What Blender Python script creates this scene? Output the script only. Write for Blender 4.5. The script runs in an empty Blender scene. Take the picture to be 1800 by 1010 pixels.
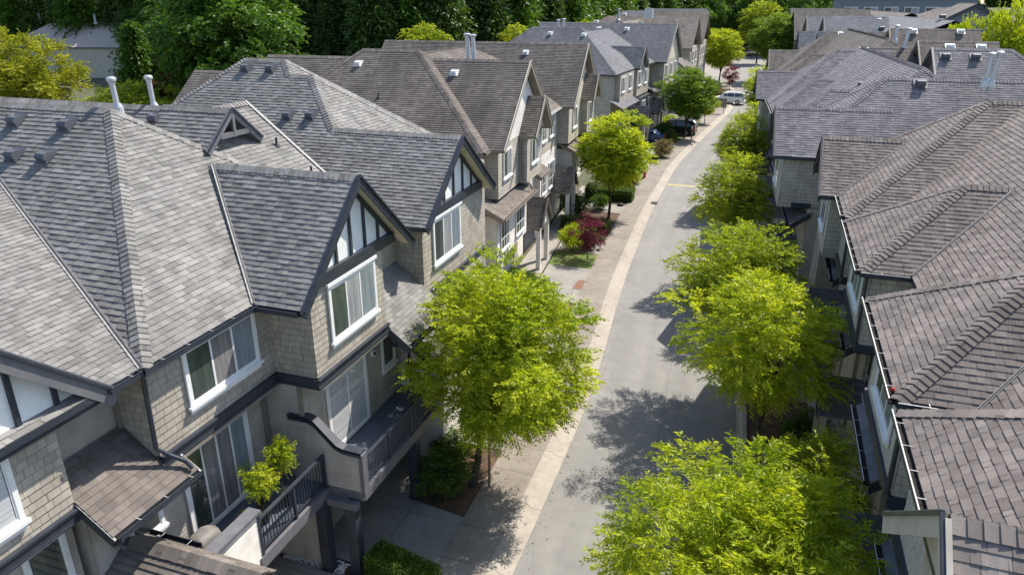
import bpy, math, random
import numpy as np
from mathutils import Vector, Matrix
R=math.radians
scene=bpy.context.scene
C=scene.collection
# ---------------- camera ----------------
cd=bpy.data.cameras.new('camera'); cam=bpy.data.objects.new('camera',cd); C.objects.link(cam)
cam.location=(0,0,15); cam.rotation_euler=(R(90-21.6),0,R(19.1))
cd.sensor_width=36; cd.lens=1277/1800*36; cd.clip_start=.1; cd.clip_end=3000
scene.camera=cam
# ---------------- sky, sun, exposure ----------------
SUN_AZ=60.0; SUN_EL=52.0        # azimuth measured from +X towards +Y
w=bpy.data.worlds.new('World'); scene.world=w; w.use_nodes=True
nt=w.node_tree; bg=nt.nodes['Background']; sk=nt.nodes.new('ShaderNodeTexSky'); sk.sky_type='NISHITA'
sk.sun_disc=False; sk.sun_elevation=R(SUN_EL); sk.sun_rotation=R(90-SUN_AZ)
nt.links.new(sk.outputs[0],bg.inputs[0]); bg.inputs[1].default_value=.15
sl=bpy.data.lights.new('sun','SUN'); sl.energy=4.8; sl.angle=R(.5); sl.color=(1,.935,.83)
so=bpy.data.objects.new('sun',sl); C.objects.link(so)
d=Vector((math.cos(R(SUN_AZ))*math.cos(R(SUN_EL)),math.sin(R(SUN_AZ))*math.cos(R(SUN_EL)),math.sin(R(SUN_EL))))
so.rotation_euler=d.to_track_quat('Z','Y').to_euler(); so.location=d*100
scene.view_settings.view_transform='Standard'; scene.view_settings.look='None'
scene.view_settings.exposure=0.7; scene.view_settings.gamma=1
scene.render.engine='CYCLES'

# ---------------- materials ----------------
class NT:
    def __init__(s,name):
        s.m=bpy.data.materials.new(name); s.m.use_nodes=True; s.t=s.m.node_tree; s.b=s.t.nodes['Principled BSDF']
    def n(s,ty,**k):
        x=s.t.nodes.new(ty)
        for a,v in k.items():
            if a.startswith('i'): x.inputs[int(a[1:])].default_value=v
            else: setattr(x,a,v)
        return x
    def l(s,a,b): s.t.links.new(a,b)
    def math(s,op,a,b=None,c=None):
        x=s.n('ShaderNodeMath',operation=op)
        for i,v in enumerate((a,b,c)):
            if v is None: continue
            if isinstance(v,(int,float)): x.inputs[i].default_value=v
            else: s.l(v,x.inputs[i])
        return x.outputs[0]
    def mix(s,f,a,b,mode='MIX'):
        x=s.n('ShaderNodeMix',data_type='RGBA',blend_type=mode)
        for i,v in ((0,f),(6,a),(7,b)):
            if isinstance(v,(int,float)): x.inputs[i].default_value=v
            elif isinstance(v,tuple): x.inputs[i].default_value=v if len(v)==4 else v+(1,)
            else: s.l(v,x.inputs[i])
        return x.outputs[2]
    def noise(s,scale,detail=4,vec=None,rough=.55):
        x=s.n('ShaderNodeTexNoise'); x.inputs['Scale'].default_value=scale; x.inputs['Detail'].default_value=detail; x.inputs['Roughness'].default_value=rough
        if vec is None: vec=s.geo()
        s.l(vec,x.inputs['Vector']); return x.outputs['Fac']
    def geo(s): return s.n('ShaderNodeTexCoord').outputs['Object']
    def ramp(s,f,stops):
        x=s.n('ShaderNodeValToRGB'); e=x.color_ramp.elements
        e[0].position,e[0].color=stops[0][0],stops[0][1]+(1,); e[1].position,e[1].color=stops[-1][0],stops[-1][1]+(1,)
        for p,c in stops[1:-1]:
            q=e.new(p); q.color=c+(1,)
        s.l(f,x.inputs[0]); return x.outputs[0]
    def bump(s,h,strength=.5,dist=.01):
        x=s.n('ShaderNodeBump'); x.inputs['Strength'].default_value=strength; x.inputs['Distance'].default_value=dist
        s.l(h,x.inputs['Height']); s.l(x.outputs[0],s.b.inputs['Normal'])
def tabmat(name,ca,cb,cstain,ex,tw,rough=.9,grain=1.0,stain=.5,joint=.3,row=0):
    """courses of tabs: uv in metres"""
    n=NT(name); uv=n.n('ShaderNodeTexCoord').outputs['UV']; sx=n.n('ShaderNodeSeparateXYZ'); n.l(uv,sx.inputs[0])
    u,v=sx.outputs[0],sx.outputs[1]
    co=n.math('FLOOR',n.math('DIVIDE',n.math('ADD',v,.0005),ex))
    wn=n.n('ShaderNodeTexWhiteNoise',noise_dimensions='1D'); n.l(co,wn.inputs['W'])
    cw=n.n('ShaderNodeCombineXYZ'); n.l(u,cw.inputs[0]); n.l(n.math('MULTIPLY',co,3.7),cw.inputs[1]); wob=n.noise(2.2,1,cw.outputs[0])
    uu=n.math('ADD',n.math('DIVIDE',u,tw),n.math('MULTIPLY',wn.outputs['Value'],7.3))
    uu=n.math('ADD',uu,n.math('MULTIPLY',wob,1.6))
    tb=n.math('FLOOR',uu); fr=n.math('FRACT',uu)
    cx=n.n('ShaderNodeCombineXYZ'); n.l(tb,cx.inputs[0]); n.l(co,cx.inputs[1])
    w2=n.n('ShaderNodeTexWhiteNoise',noise_dimensions='3D'); n.l(cx.outputs[0],w2.inputs['Vector'])
    col=n.mix(w2.outputs['Value'],ca,cb)
    big=n.noise(.35,5); bigr=n.ramp(big,[(.42,(0,0,0)),(.7,(1,1,1))])
    col=n.mix(n.math('MULTIPLY',bigr,stain),col,cstain)
    sv=n.n('ShaderNodeCombineXYZ'); n.l(n.math('MULTIPLY',u,1.5),sv.inputs[0]); n.l(n.math('MULTIPLY',v,.16),sv.inputs[1]); sk_=n.noise(1.0,5,sv.outputs[0],.65)
    col=n.mix(.8*min(1,stain*1.5),col,n.ramp(sk_,[(.36,(.70,.70,.71)),(.56,(1.06,1.06,1.06))]),'MULTIPLY')
    mid=n.noise(2.1,5); col=n.mix(.35,col,n.ramp(mid,[(.3,(.55,.55,.55)),(.7,(1.35,1.35,1.35))]),'MULTIPLY')
    gr=n.noise(90,2); col=n.mix(.5*grain,col,n.ramp(gr,[(.3,(.6,.6,.6)),(.7,(1.4,1.4,1.4))]),'MULTIPLY')
    jl=n.math('LESS_THAN',fr,.04*.3/tw)
    col=n.mix(n.math('MULTIPLY',jl,joint),col,(.02,.02,.02))
    if row:  # occlusion shade under each overlapping board, painted into the colour as a dark line
        lap_shade=n.math('GREATER_THAN',n.math('FRACT',n.math('DIVIDE',n.math('ADD',v,.0005),ex)),.87)
        col=n.mix(n.math('MULTIPLY',lap_shade,row),col,(.05,.045,.04))
    n.l(col,n.b.inputs['Base Color']); n.b.inputs['Roughness'].default_value=rough; n.b.inputs['Specular IOR Level'].default_value=.25
    h=n.math('SUBTRACT',n.math('MULTIPLY',w2.outputs['Value'],.5),jl); n.bump(n.math('ADD',h,n.math('MULTIPLY',gr,.3)),.5,.008)
    return n.m
def flat(name,c,rough=.6,var=.12,scale=3,spec=.4,bump=0,bs=40,metal=0,dirt=None):
    n=NT(name); f=n.noise(scale,5)
    lo=tuple(x*(1-var) for x in c); hi=tuple(min(1,x*(1+var)) for x in c)
    col=n.ramp(f,[(.3,lo),(.7,hi)])
    if dirt:
        dd=n.ramp(n.noise(.8,6),[(.5,(0,0,0)),(.72,(1,1,1))]); col=n.mix(n.math('MULTIPLY',dd,.55),col,dirt)
    n.l(col,n.b.inputs['Base Color']); n.b.inputs['Roughness'].default_value=rough; n.b.inputs['Specular IOR Level'].default_value=spec; n.b.inputs['Metallic'].default_value=metal
    if bump: n.bump(n.noise(bs,4),bump,.01)
    return n.m
def ground_mat(name,a,b,c2,s1,s2,rough=.95,bump=.6,bd=.03,fine=25):
    n=NT(name); f=n.noise(s1,8,rough=.65); g=n.noise(s2,6); k=n.noise(fine,3)
    col=n.ramp(f,[(.3,a),(.7,b)]); col=n.mix(n.ramp(g,[(.5,(0,0,0)),(.62,(1,1,1))]),col,c2)
    col=n.mix(.5,col,n.ramp(k,[(.3,(.5,.5,.5)),(.7,(1.5,1.5,1.5))]),'MULTIPLY')
    n.l(col,n.b.inputs['Base Color']); n.b.inputs['Roughness'].default_value=rough; n.bump(k,bump,bd); return n.m
EX=.145
M={}
M['roof_grey']=tabmat('roof_grey',(.165,.159,.150),(.26,.252,.240),(.115,.110,.105),EX,.30,stain=.35)
M['roof_brown']=tabmat('roof_brown',(.13,.112,.098),(.205,.18,.16),(.085,.075,.07),EX,.30,stain=.6,joint=.4)
M['roof_slate']=tabmat('roof_slate',(.13,.13,.14),(.20,.20,.215),(.09,.09,.1),EX,.30,stain=.4)
M['roof_taupe']=tabmat('roof_taupe',(.165,.14,.126),(.26,.222,.20),(.12,.105,.095),EX,.30,stain=.6,joint=.5)
M['roof_plum']=tabmat('roof_plum',(.16,.148,.155),(.24,.225,.235),(.12,.112,.115),EX,.30,stain=.5,joint=.5)
M['roof_far']=flat('roof_far',(.40,.34,.30),.9,.25,6,.2)
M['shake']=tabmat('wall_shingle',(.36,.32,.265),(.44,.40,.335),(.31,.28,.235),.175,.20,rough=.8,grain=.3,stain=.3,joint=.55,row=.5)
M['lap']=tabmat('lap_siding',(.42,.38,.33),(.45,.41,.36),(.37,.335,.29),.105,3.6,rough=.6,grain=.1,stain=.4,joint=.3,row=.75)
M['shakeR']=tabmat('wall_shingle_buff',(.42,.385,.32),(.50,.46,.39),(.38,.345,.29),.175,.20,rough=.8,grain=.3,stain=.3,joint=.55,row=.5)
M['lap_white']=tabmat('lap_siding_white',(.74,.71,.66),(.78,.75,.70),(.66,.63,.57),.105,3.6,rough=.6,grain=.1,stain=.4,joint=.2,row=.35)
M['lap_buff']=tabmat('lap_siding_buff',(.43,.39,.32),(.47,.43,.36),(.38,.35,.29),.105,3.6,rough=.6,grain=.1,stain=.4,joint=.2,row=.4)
M['stucco']=flat('white_stucco',(.80,.80,.78),.8,.05,3,.2,bump=.2,bs=60,dirt=(.7,.69,.65))
M['cream']=flat('cream_panel',(.56,.51,.40),.7,.06,3,.2)
M['trim_navy']=flat('trim_navy',(.028,.034,.048),.45,.2,4,.5,dirt=(.06,.065,.075))
M['trim_slate']=flat('trim_slate_grey',(.13,.13,.145),.55,.15,4,.4,dirt=(.18,.175,.17))
M['trim_taupe']=flat('trim_taupe',(.22,.195,.165),.6,.12,4,.3)
M['white']=flat('white_paint',(.78,.78,.77),.4,.04,5,.4,dirt=(.68,.67,.64))
M['gutter_lip']=flat('weathered_white_gutter',(.48,.48,.47),.5,.25,9,.4,dirt=(.3,.29,.27))
M['flash']=flat('valley_flashing_metal',(.24,.235,.225),.6,.3,9,.4,dirt=(.2,.19,.18))
M['metal']=flat('galvanised_metal',(.45,.47,.50),.35,.1,6,.5,metal=.3)
M['lead']=flat('vent_grey',(.085,.09,.105),.6,.15,6,.4)
M['ventw']=flat('vent_pale',(.62,.62,.60),.5,.08,6,.4)
M['debris']=flat('gutter_debris',(.03,.027,.025),.95,.5,30,.1,bump=.8)
M['deck']=flat('deck_membrane',(.10,.12,.15),.5,.15,5,.4)
M['pot']=flat('terracotta',(.26,.17,.12),.8,.2,12,.2)
M['black']=flat('black_plastic',(.015,.015,.017),.4,.2,8,.4)
M['tarp']=flat('grill_cover',(.16,.15,.14),.6,.25,5,.4,bump=.5,bs=9)
M['bark']=flat('bark',(.085,.068,.055),.95,.35,14,.1,bump=1,bs=30)
M['red']=flat('hydrant_red',(.45,.03,.02),.45,.1,8,.4)
M['wood']=flat('weathered_wood',(.22,.17,.12),.9,.25,14,.2)
M['stone']=flat('stone',(.30,.29,.28),.9,.4,9,.2,bump=.6)
M['hall']=flat('slate_blue_siding',(.17,.20,.235),.7,.12,2,.3)
M['darkpaint']=flat('garage_paint',(.05,.055,.07),.5,.15,3,.4)
n=NT('asphalt'); f=n.noise(.22,7,rough=.6); k=n.noise(160,2); k2=n.noise(40,3); g=n.noise(1.6,6)
col=n.ramp(f,[(.3,(.198,.191,.18)),(.72,(.248,.239,.224))]); col=n.mix(.45,col,n.ramp(k,[(.3,(.55,.55,.55)),(.7,(1.45,1.45,1.45))]),'MULTIPLY')
col=n.mix(.25,col,n.ramp(g,[(.35,(.72,.72,.72)),(.65,(1.2,1.2,1.2))]),'MULTIPLY'); col=n.mix(.25,col,n.ramp(k2,[(.3,(.7,.7,.7)),(.7,(1.3,1.3,1.3))]),'MULTIPLY')
uvx=n.n('ShaderNodeSeparateXYZ'); n.l(n.n('ShaderNodeTexCoord').outputs['UV'],uvx.inputs[0]); wv=n.n('ShaderNodeCombineXYZ'); n.l(n.math('MULTIPLY',uvx.outputs[0],1.3),wv.inputs[0]); n.l(n.math('MULTIPLY',uvx.outputs[1],.05),wv.inputs[1])
tr=n.noise(1.0,3,wv.outputs[0]); col=n.mix(.5,col,n.ramp(tr,[(.35,(.86,.86,.86)),(.65,(1.1,1.1,1.1))]),'MULTIPLY')
wob=n.math('MULTIPLY',n.noise(.35,3),.5); dx=n.math('ABSOLUTE',n.math('SUBTRACT',n.math('ADD',uvx.outputs[0],wob),3.25)); seam=n.math('LESS_THAN',dx,.022); col=n.mix(n.math('MULTIPLY',seam,.25),col,(.10,.098,.095))
vo=n.n('ShaderNodeTexVoronoi',feature='DISTANCE_TO_EDGE'); vo.inputs['Scale'].default_value=.16; dv=n.n('ShaderNodeMix',data_type='RGBA'); dv.inputs[0].default_value=.12; n.l(n.geo(),dv.inputs[6]); nc=n.n('ShaderNodeTexNoise'); nc.inputs['Scale'].default_value=1.4; nc.inputs['Detail'].default_value=5; n.l(n.geo(),nc.inputs['Vector']); n.l(nc.outputs['Color'],dv.inputs[7]); n.l(dv.outputs[2],vo.inputs['Vector'])
ck=n.math('LESS_THAN',vo.outputs['Distance'],.0022); col=n.mix(n.math('MULTIPLY',ck,.12),col,(.09,.088,.085))
st=n.ramp(n.noise(.9,4,rough=.7),[(.66,(0,0,0)),(.76,(1,1,1))]); col=n.mix(n.math('MULTIPLY',st,.28),col,(.12,.115,.11))
ed=n.ramp(uvx.outputs[0],[(0,(1,1,1)),(.06,(0,0,0))]); col=n.mix(n.math('MULTIPLY',ed,.35),col,(.17,.155,.13))
n.l(col,n.b.inputs['Base Color']); n.b.inputs['Roughness'].default_value=.85; n.b.inputs['Specular IOR Level'].default_value=.3; n.bump(k,.5,.01); M['asphalt']=n.m
def concrete(name,a,b,joint_len):
    n=NT(name); f=n.noise(.5,7,rough=.65); k=n.noise(70,3); g=n.noise(4,6,rough=.7)
    col=n.ramp(f,[(.3,a),(.72,b)]); col=n.mix(.3,col,n.ramp(k,[(.3,(.7,.7,.7)),(.7,(1.3,1.3,1.3))]),'MULTIPLY'); col=n.mix(.4,col,n.ramp(g,[(.3,(.7,.69,.66)),(.6,(1.1,1.1,1.1))]),'MULTIPLY')
    sx=n.n('ShaderNodeSeparateXYZ'); n.l(n.n('ShaderNodeTexCoord').outputs['UV'],sx.inputs[0])
    fu=n.math('FRACT',n.math('DIVIDE',sx.outputs[1],joint_len)); jl=n.math('LESS_THAN',fu,.014/joint_len*1.4)
    if name=='pavers':
        fu2=n.math('FRACT',n.math('DIVIDE',sx.outputs[0],joint_len)); jl=n.math('MAXIMUM',jl,n.math('LESS_THAN',fu2,.02/joint_len))
    col=n.mix(n.math('MULTIPLY',jl,.75),col,(.03,.028,.025))
    n.l(col,n.b.inputs['Base Color']); n.b.inputs['Roughness'].default_value=.9; n.bump(n.math('SUBTRACT',n.math('MULTIPLY',k,.2),jl),.6,.01); return n.m
M['sidewalk']=concrete('sidewalk_concrete',(.18,.155,.13),(.27,.24,.205),1.5)
M['kerb']=concrete('kerb_concrete',(.29,.255,.215),(.38,.34,.29),3.0)
M['drive']=concrete('driveway_concrete',(.19,.18,.165),(.30,.28,.255),3.3)
M['pavers']=concrete('pavers',(.25,.23,.205),(.33,.31,.28),.75)
M['grass']=ground_mat('lawn_grass',(.06,.10,.015),(.12,.16,.03),(.17,.15,.06),1.5,.9)
M['soil']=ground_mat('bark_mulch',(.06,.035,.022),(.15,.085,.05),(.04,.028,.02),4,2,fine=40)
M['ground']=ground_mat('ground_soil',(.05,.06,.025),(.10,.10,.05),(.09,.07,.045),.3,.15)
M['brick']=flat('red_brick_pad',(.20,.11,.08),.9,.2,5,.2,bump=.4)
M['yellow']=flat('faded_yellow_paint',(.38,.32,.17),.8,.25,6,.2)
M['iron']=flat('cast_iron',(.05,.04,.035),.7,.2,10,.3)
def leafmat(name,dark,light,trans=.35,tcol=None):
    n=NT(name); at=n.n('ShaderNodeAttribute',attribute_name='rnd'); f=at.outputs['Fac']
    col=n.ramp(f,[(0,dark),(1,light)]); n.l(col,n.b.inputs['Base Color']); n.b.inputs['Roughness'].default_value=.5; n.b.inputs['Specular IOR Level'].default_value=.3
    tr=n.n('ShaderNodeBsdfTranslucent'); tc=n.mix(1.0,col,tcol or (1.5,1.45,.5),'MULTIPLY'); n.l(tc,tr.inputs[0])
    mx=n.n('ShaderNodeMixShader'); mx.inputs[0].default_value=trans; n.l(n.b.outputs[0],mx.inputs[1]); n.l(tr.outputs[0],mx.inputs[2])
    n.l(mx.outputs[0],n.t.nodes['Material Output'].inputs[0]); return n.m
M['leaf_lime']=leafmat('leaf_lime',(.17,.26,.010),(.52,.56,.045),.48)
M['leaf_green']=leafmat('leaf_green',(.12,.19,.010),(.42,.47,.045),.46)
M['leaf_mid']=leafmat('leaf_mid_green',(.06,.13,.010),(.22,.33,.035),.4)
M['leaf_deep']=leafmat('leaf_deep_green',(.03,.075,.010),(.115,.22,.022),.35)
M['leaf_conifer']=leafmat('leaf_conifer',(.03,.065,.016),(.12,.20,.035),.25)
M['leaf_gold']=leafmat('leaf_gold',(.15,.18,.012),(.42,.43,.035),.4)
M['leaf_maple']=leafmat('leaf_purple',(.07,.012,.022),(.20,.04,.07),.35,(1.6,.7,.9))
M['leaf_rust']=leafmat('leaf_rust',(.12,.05,.02),(.30,.12,.04),.3,(1.4,.9,.6))
M['leaf_hedge']=leafmat('leaf_hedge',(.045,.09,.012),(.13,.21,.025),.3)
M['leaf_tan']=leafmat('leaf_tan',(.12,.11,.04),(.26,.20,.09),.3)
def glassmat(key,ca,cb,stripe,horiz=False):
    n=NT('glass_'+key); uv=n.n('ShaderNodeTexCoord').outputs['UV']; sx=n.n('ShaderNodeSeparateXYZ'); n.l(uv,sx.inputs[0]); cx=n.n('ShaderNodeCombineXYZ')
    n.l(n.math('MULTIPLY',sx.outputs[1 if horiz else 0],stripe),cx.inputs[0]); n.l(n.math('MULTIPLY',sx.outputs[0 if horiz else 1],.4),cx.inputs[1])
    f=n.noise(1.0,2,cx.outputs[0]); col=n.ramp(f,[(.35,ca),(.62,cb)]); n.l(col,n.b.inputs['Base Color']); n.b.inputs['Roughness'].default_value=.6
    n.b.inputs['Coat Weight'].default_value=1; n.b.inputs['Coat Roughness'].default_value=.02; n.b.inputs['Coat IOR'].default_value=1.6; M['glass_'+key]=n.m
glassmat('curtain',(.20,.21,.225),(.36,.37,.385),14); glassmat('curtain_mauve',(.15,.14,.145),(.25,.235,.24),11); glassmat('curtain_blue',(.15,.18,.21),(.24,.28,.32),8)
glassmat('interior',(.025,.035,.035),(.06,.085,.07),3); glassmat('blind',(.40,.42,.43),(.58,.59,.6),11,True)
M['carblack']=flat('car_paint_charcoal',(.02,.022,.026),.22,.05,2,.6)
M['carwhite']=flat('car_paint_white',(.75,.76,.78),.2,.02,2,.6)
M['carblue']=flat('car_paint_blue',(.02,.06,.16),.2,.05,2,.6)
M['carglass']=flat('car_glass',(.02,.025,.03),.05,.1,2,.8)
M['lampred']=flat('tail_lamp_red',(.35,.01,.01),.3,.05,5,.5)
M['tyre']=flat('tyre',(.015,.015,.015),.9,.2,8,.2)
M['chrome']=flat('wheel_rim',(.4,.4,.42),.3,.1,8,.5,metal=.7)

# ---------------- mesh builder ----------------
def V(*a): return Vector(a)
class MB:
    def __init__(s): s.v=[];s.f=[];s.uv=[];s.mi=[]
    def face(s,pts,mi=0,uvs=None):
        i=len(s.v); s.v+= [tuple(p) for p in pts]; s.f.append(tuple(range(i,i+len(pts)))); s.mi.append(mi)
        s.uv.append(uvs if uvs else None)
    def box(s,a,b,mi=0):
        x0,y0,z0=[min(p,q) for p,q in zip(a,b)]; x1,y1,z1=[max(p,q) for p,q in zip(a,b)]
        P=[(x0,y0,z0),(x1,y0,z0),(x1,y1,z0),(x0,y1,z0),(x0,y0,z1),(x1,y0,z1),(x1,y1,z1),(x0,y1,z1)]
        for q in ((0,3,2,1),(4,5,6,7),(0,1,5,4),(1,2,6,5),(2,3,7,6),(3,0,4,7)): s.face([P[k] for k in q],mi)
    def bar(s,p0,p1,w,h,up=(0,0,1),mi=0,wt=None):
        """box from p0 to p1; w across, h along 'up'"""
        p0=Vector(p0);p1=Vector(p1);d=(p1-p0).normalized();up=Vector(up);r=d.cross(up).normalized();u=r.cross(d)
        c=[]
        for p in (p0,p1):
            for a,b in ((-1,-1),(1,-1),(1,1),(-1,1)): c.append(p+r*a*w/2+u*b*h/2)
        for q in ((0,1,2,3),(7,6,5,4),(0,4,5,1),(1,5,6,2),(2,6,7,3),(3,7,4,0)): s.face([c[k] for k in q],mi)
    def tube(s,pts,rad,n=8,mi=0,cap=True):
        pts=[Vector(p) for p in pts]
        if isinstance(rad,(int,float)): rad=[rad]*len(pts)
        rings=[]; prev=None
        for i,p in enumerate(pts):
            t=(pts[min(i+1,len(pts)-1)]-pts[max(i-1,0)]).normalized()
            a=Vector((0,0,1)) if abs(t.z)<.9 else Vector((1,0,0))
            if prev is not None: a=prev
            u=(a-t*a.dot(t)).normalized(); v=t.cross(u); prev=u
            base=len(s.v)
            for k in range(n):
                an=2*math.pi*k/n; s.v.append(tuple(p+u*math.cos(an)*rad[i]+v*math.sin(an)*rad[i]))
            rings.append(base)
        for a,b in zip(rings,rings[1:]):
            for k in range(n):
                s.f.append((a+k,a+(k+1)%n,b+(k+1)%n,b+k)); s.mi.append(mi); s.uv.append(None)
        if cap:
            s.f.append(tuple(rings[0]+k for k in range(n))[::-1]); s.f.append(tuple(rings[-1]+k for k in range(n))); s.mi+=[mi,mi]; s.uv+=[None,None]
    def build(s,name,mats,parent=None,smooth=False,label=None,kind=None):
        if not s.f: return None
        me=bpy.data.meshes.new(name); me.from_pydata(s.v,[],s.f)
        if not isinstance(mats,(list,tuple)): mats=[mats]
        for m in mats: me.materials.append(M[m] if isinstance(m,str) else m)
        me.polygons.foreach_set('material_index',s.mi)
        if any(u for u in s.uv):
            ul=me.uv_layers.new(name='UVMap'); arr=[]
            for f,u in zip(s.f,s.uv):
                arr+= [c for q in (u if u else [(0,0)]*len(f)) for c in q]
            ul.data.foreach_set('uv',arr)
        if smooth: me.polygons.foreach_set('use_smooth',[True]*len(s.f))
        me.update()
        o=bpy.data.objects.new(name,me); C.objects.link(o)
        if parent: o.parent=parent
        if label: o['label']=label
        if kind: o['kind']=kind
        return o
def thing(name,label,cat,loc=(0,0,0),rz=0,group=None):
    o=bpy.data.objects.new(name,None); C.objects.link(o); o.location=loc; o.rotation_euler=(0,0,R(rz)); o['label']=label; o['category']=cat
    if group: o['group']=group
    return o
def tag(o,label,cat,group=None):
    o['label']=label; o['category']=cat
    if group: o['group']=group
    return o

# ---------------- clipping & courses ----------------
def clip(poly,f,c):
    """keep part of poly (list of (u,v)) where f*v>=f*c"""
    out=[]
    for i in range(len(poly)):
        a=poly[i]; b=poly[(i+1)%len(poly)]; ia=f*(a[1]-c)>=-1e-9; ib=f*(b[1]-c)>=-1e-9
        if ia: out.append(a)
        if ia!=ib:
            t=(c-a[1])/(b[1]-a[1]); out.append((a[0]+t*(b[0]-a[0]),c))
    return out
def swp(q): return [(b,a) for a,b in q]
def courses(mb,poly,up,nrm,ex=EX,lift=.022,mi=0,fine=True,voff=0,tabs=0):
    """poly 3D convex, up = upslope unit, nrm = outward normal; overlapping stepped courses"""
    up=Vector(up).normalized(); nrm=Vector(nrm).normalized(); e=up.cross(nrm)
    poly=[Vector(p) for p in poly]; O=min(poly,key=lambda p:p.dot(up))
    P=[((p-O).dot(e),(p-O).dot(up)) for p in poly]
    ro=random.random()*5
    if not fine:
        mb.face([O+e*a+up*b+nrm*lift for a,b in P],mi,[(a+ro,b+voff) for a,b in P]); return
    vmax=max(b for a,b in P); k=0
    while k*ex<vmax-1e-4:
        v0=k*ex; v1=min((k+1)*ex,vmax); q=clip(clip(P,1,v0),-1,v1)
        if len(q)>=3:
            pieces=[(q,lift)]
            if tabs:
                umin=min(a for a,b in q);umax=max(a for a,b in q); pieces=[]; u0=umin-1e-4; hi=random.random()<.5
                while u0<umax:
                    u1=u0+random.choice((.17,.24,.31,.4))*tabs
                    w_=clip(clip(swp(q),1,u0),-1,u1)
                    if len(w_)>=3: pieces.append((swp(w_),lift*(1.05 if hi else .62)))
                    hi=not hi; u0=u1
            for q_,lf in pieces:
                L=lambda b:lf*(1-(b-v0)/ex)+.002
                mb.face([O+e*a+up*b+nrm*L(b) for a,b in q_],mi,[(a+ro,min(b,v0+ex*.999)+voff) for a,b in q_])
                bot=sorted([a for a,b in q_ if abs(b-v0)<1e-6])
                if len(bot)>=2:
                    a0,a1=bot[0],bot[-1]
                    mb.face([O+e*a0+up*v0-nrm*.002,O+e*a1+up*v0-nrm*.002,O+e*a1+up*v0+nrm*(lf+.002),O+e*a0+up*v0+nrm*(lf+.002)],mi,[(a0+ro,v0+voff+.01)]*2+[(a1+ro,v0+voff+.01)]*2)
        k+=1
def caps(mb,p0,p1,n0,n1,step=.15,wd=.19,th=.013,mi=0):
    """bent cap shingles from low p0 to high p1 between planes of normals n0,n1"""
    p0=Vector(p0);p1=Vector(p1);d=(p1-p0);L=d.length;d.normalize();n0=Vector(n0).normalized();n1=Vector(n1).normalized()
    w0=d.cross(n0).normalized(); 
    nm=(n0+n1).normalized()
    if w0.dot(nm)>0: w0=-w0
    w1=d.cross(n1).normalized()
    if w1.dot(nm)>0: w1=-w1
    k=0; r=random.random()*50
    while k*step<L:
        a=p0+d*(k*step); b=p0+d*min(L,(k+1)*step+.01); ua=nm*(th+.03); ub=nm*.022; x=r+k*.3
        j=random.uniform(-.006,.006)
        for w,nn,sg in ((w0,n0,1),(w1,n1,-1)):
            q=[a+ua,a+w*(wd+j)+nn*(th+.024),b+w*(wd+j)+nn*.016,b+ub]
            if sg<0: q=q[::-1]
            mb.face(q,mi,[(x+.15,k*EX+.01),(x+.2,k*EX+.01),(x+.2,k*EX+.08),(x+.15,k*EX+.08)])
            f=[a+ua,a+w*(wd+j)+nn*(th+.024),a+w*(wd+j)-nn*.004,a+ua-nm*.03]
            mb.face(f if sg<0 else f[::-1],mi,[(x+.15,k*EX+.01)]*4)
        k+=1
# ---------------- building parts ----------------
PI=math.pi
def pts_roof(x0,x1,y0,y1,ze,p,axis,ends):
    """planes [(poly,up,normal,tag)] and crease edges [(p0,p1,n0,n1)] of a rectangular hip or gable roof"""
    if axis=='y':
        pl,ed=pts_roof(y0,y1,-x1,-x0,ze,p,'x',ends)
        rot=lambda q:Vector((-q[1],q[0],q[2]))
        ren={'S':'E','N':'W','E':'N','W':'S'}
        return [([rot(q) for q in P],rot(u),rot(n),ren[t]) for P,u,n,t in pl],[(rot(a),rot(b),rot(m),rot(n)) for a,b,m,n in ed]
    yc=(y0+y1)/2; h=(y1-y0)/2; zr=ze+p*h
    ra=x0+(h if ends[0]=='hip' else 0); rb=x1-(h if ends[1]=='hip' else 0)
    S=Vector((0,-p,1)).normalized();N=Vector((0,p,1)).normalized();E_=Vector((p,0,1)).normalized();W=Vector((-p,0,1)).normalized()
    c=(1+p*p)**.5
    A,B=V(ra,yc,zr),V(rb,yc,zr)
    pl=[([V(x0,y0,ze),V(x1,y0,ze),B,A],V(0,1/c,p/c),S,'S'),([V(x1,y1,ze),V(x0,y1,ze),A,B],V(0,-1/c,p/c),N,'N')]
    ed=[(A,B,S,N)]
    if ends[0]=='hip':
        pl.append(([V(x0,y1,ze),V(x0,y0,ze),A],V(1/c,0,p/c),W,'W')); ed+=[(V(x0,y0,ze),A,S,W),(V(x0,y1,ze),A,N,W)]
    if ends[1]=='hip':
        pl.append(([V(x1,y0,ze),V(x1,y1,ze),B],V(-1/c,0,p/c),E_,'E')); ed+=[(V(x1,y0,ze),B,S,E_),(V(x1,y1,ze),B,N,E_)]
    return pl,ed
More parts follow.
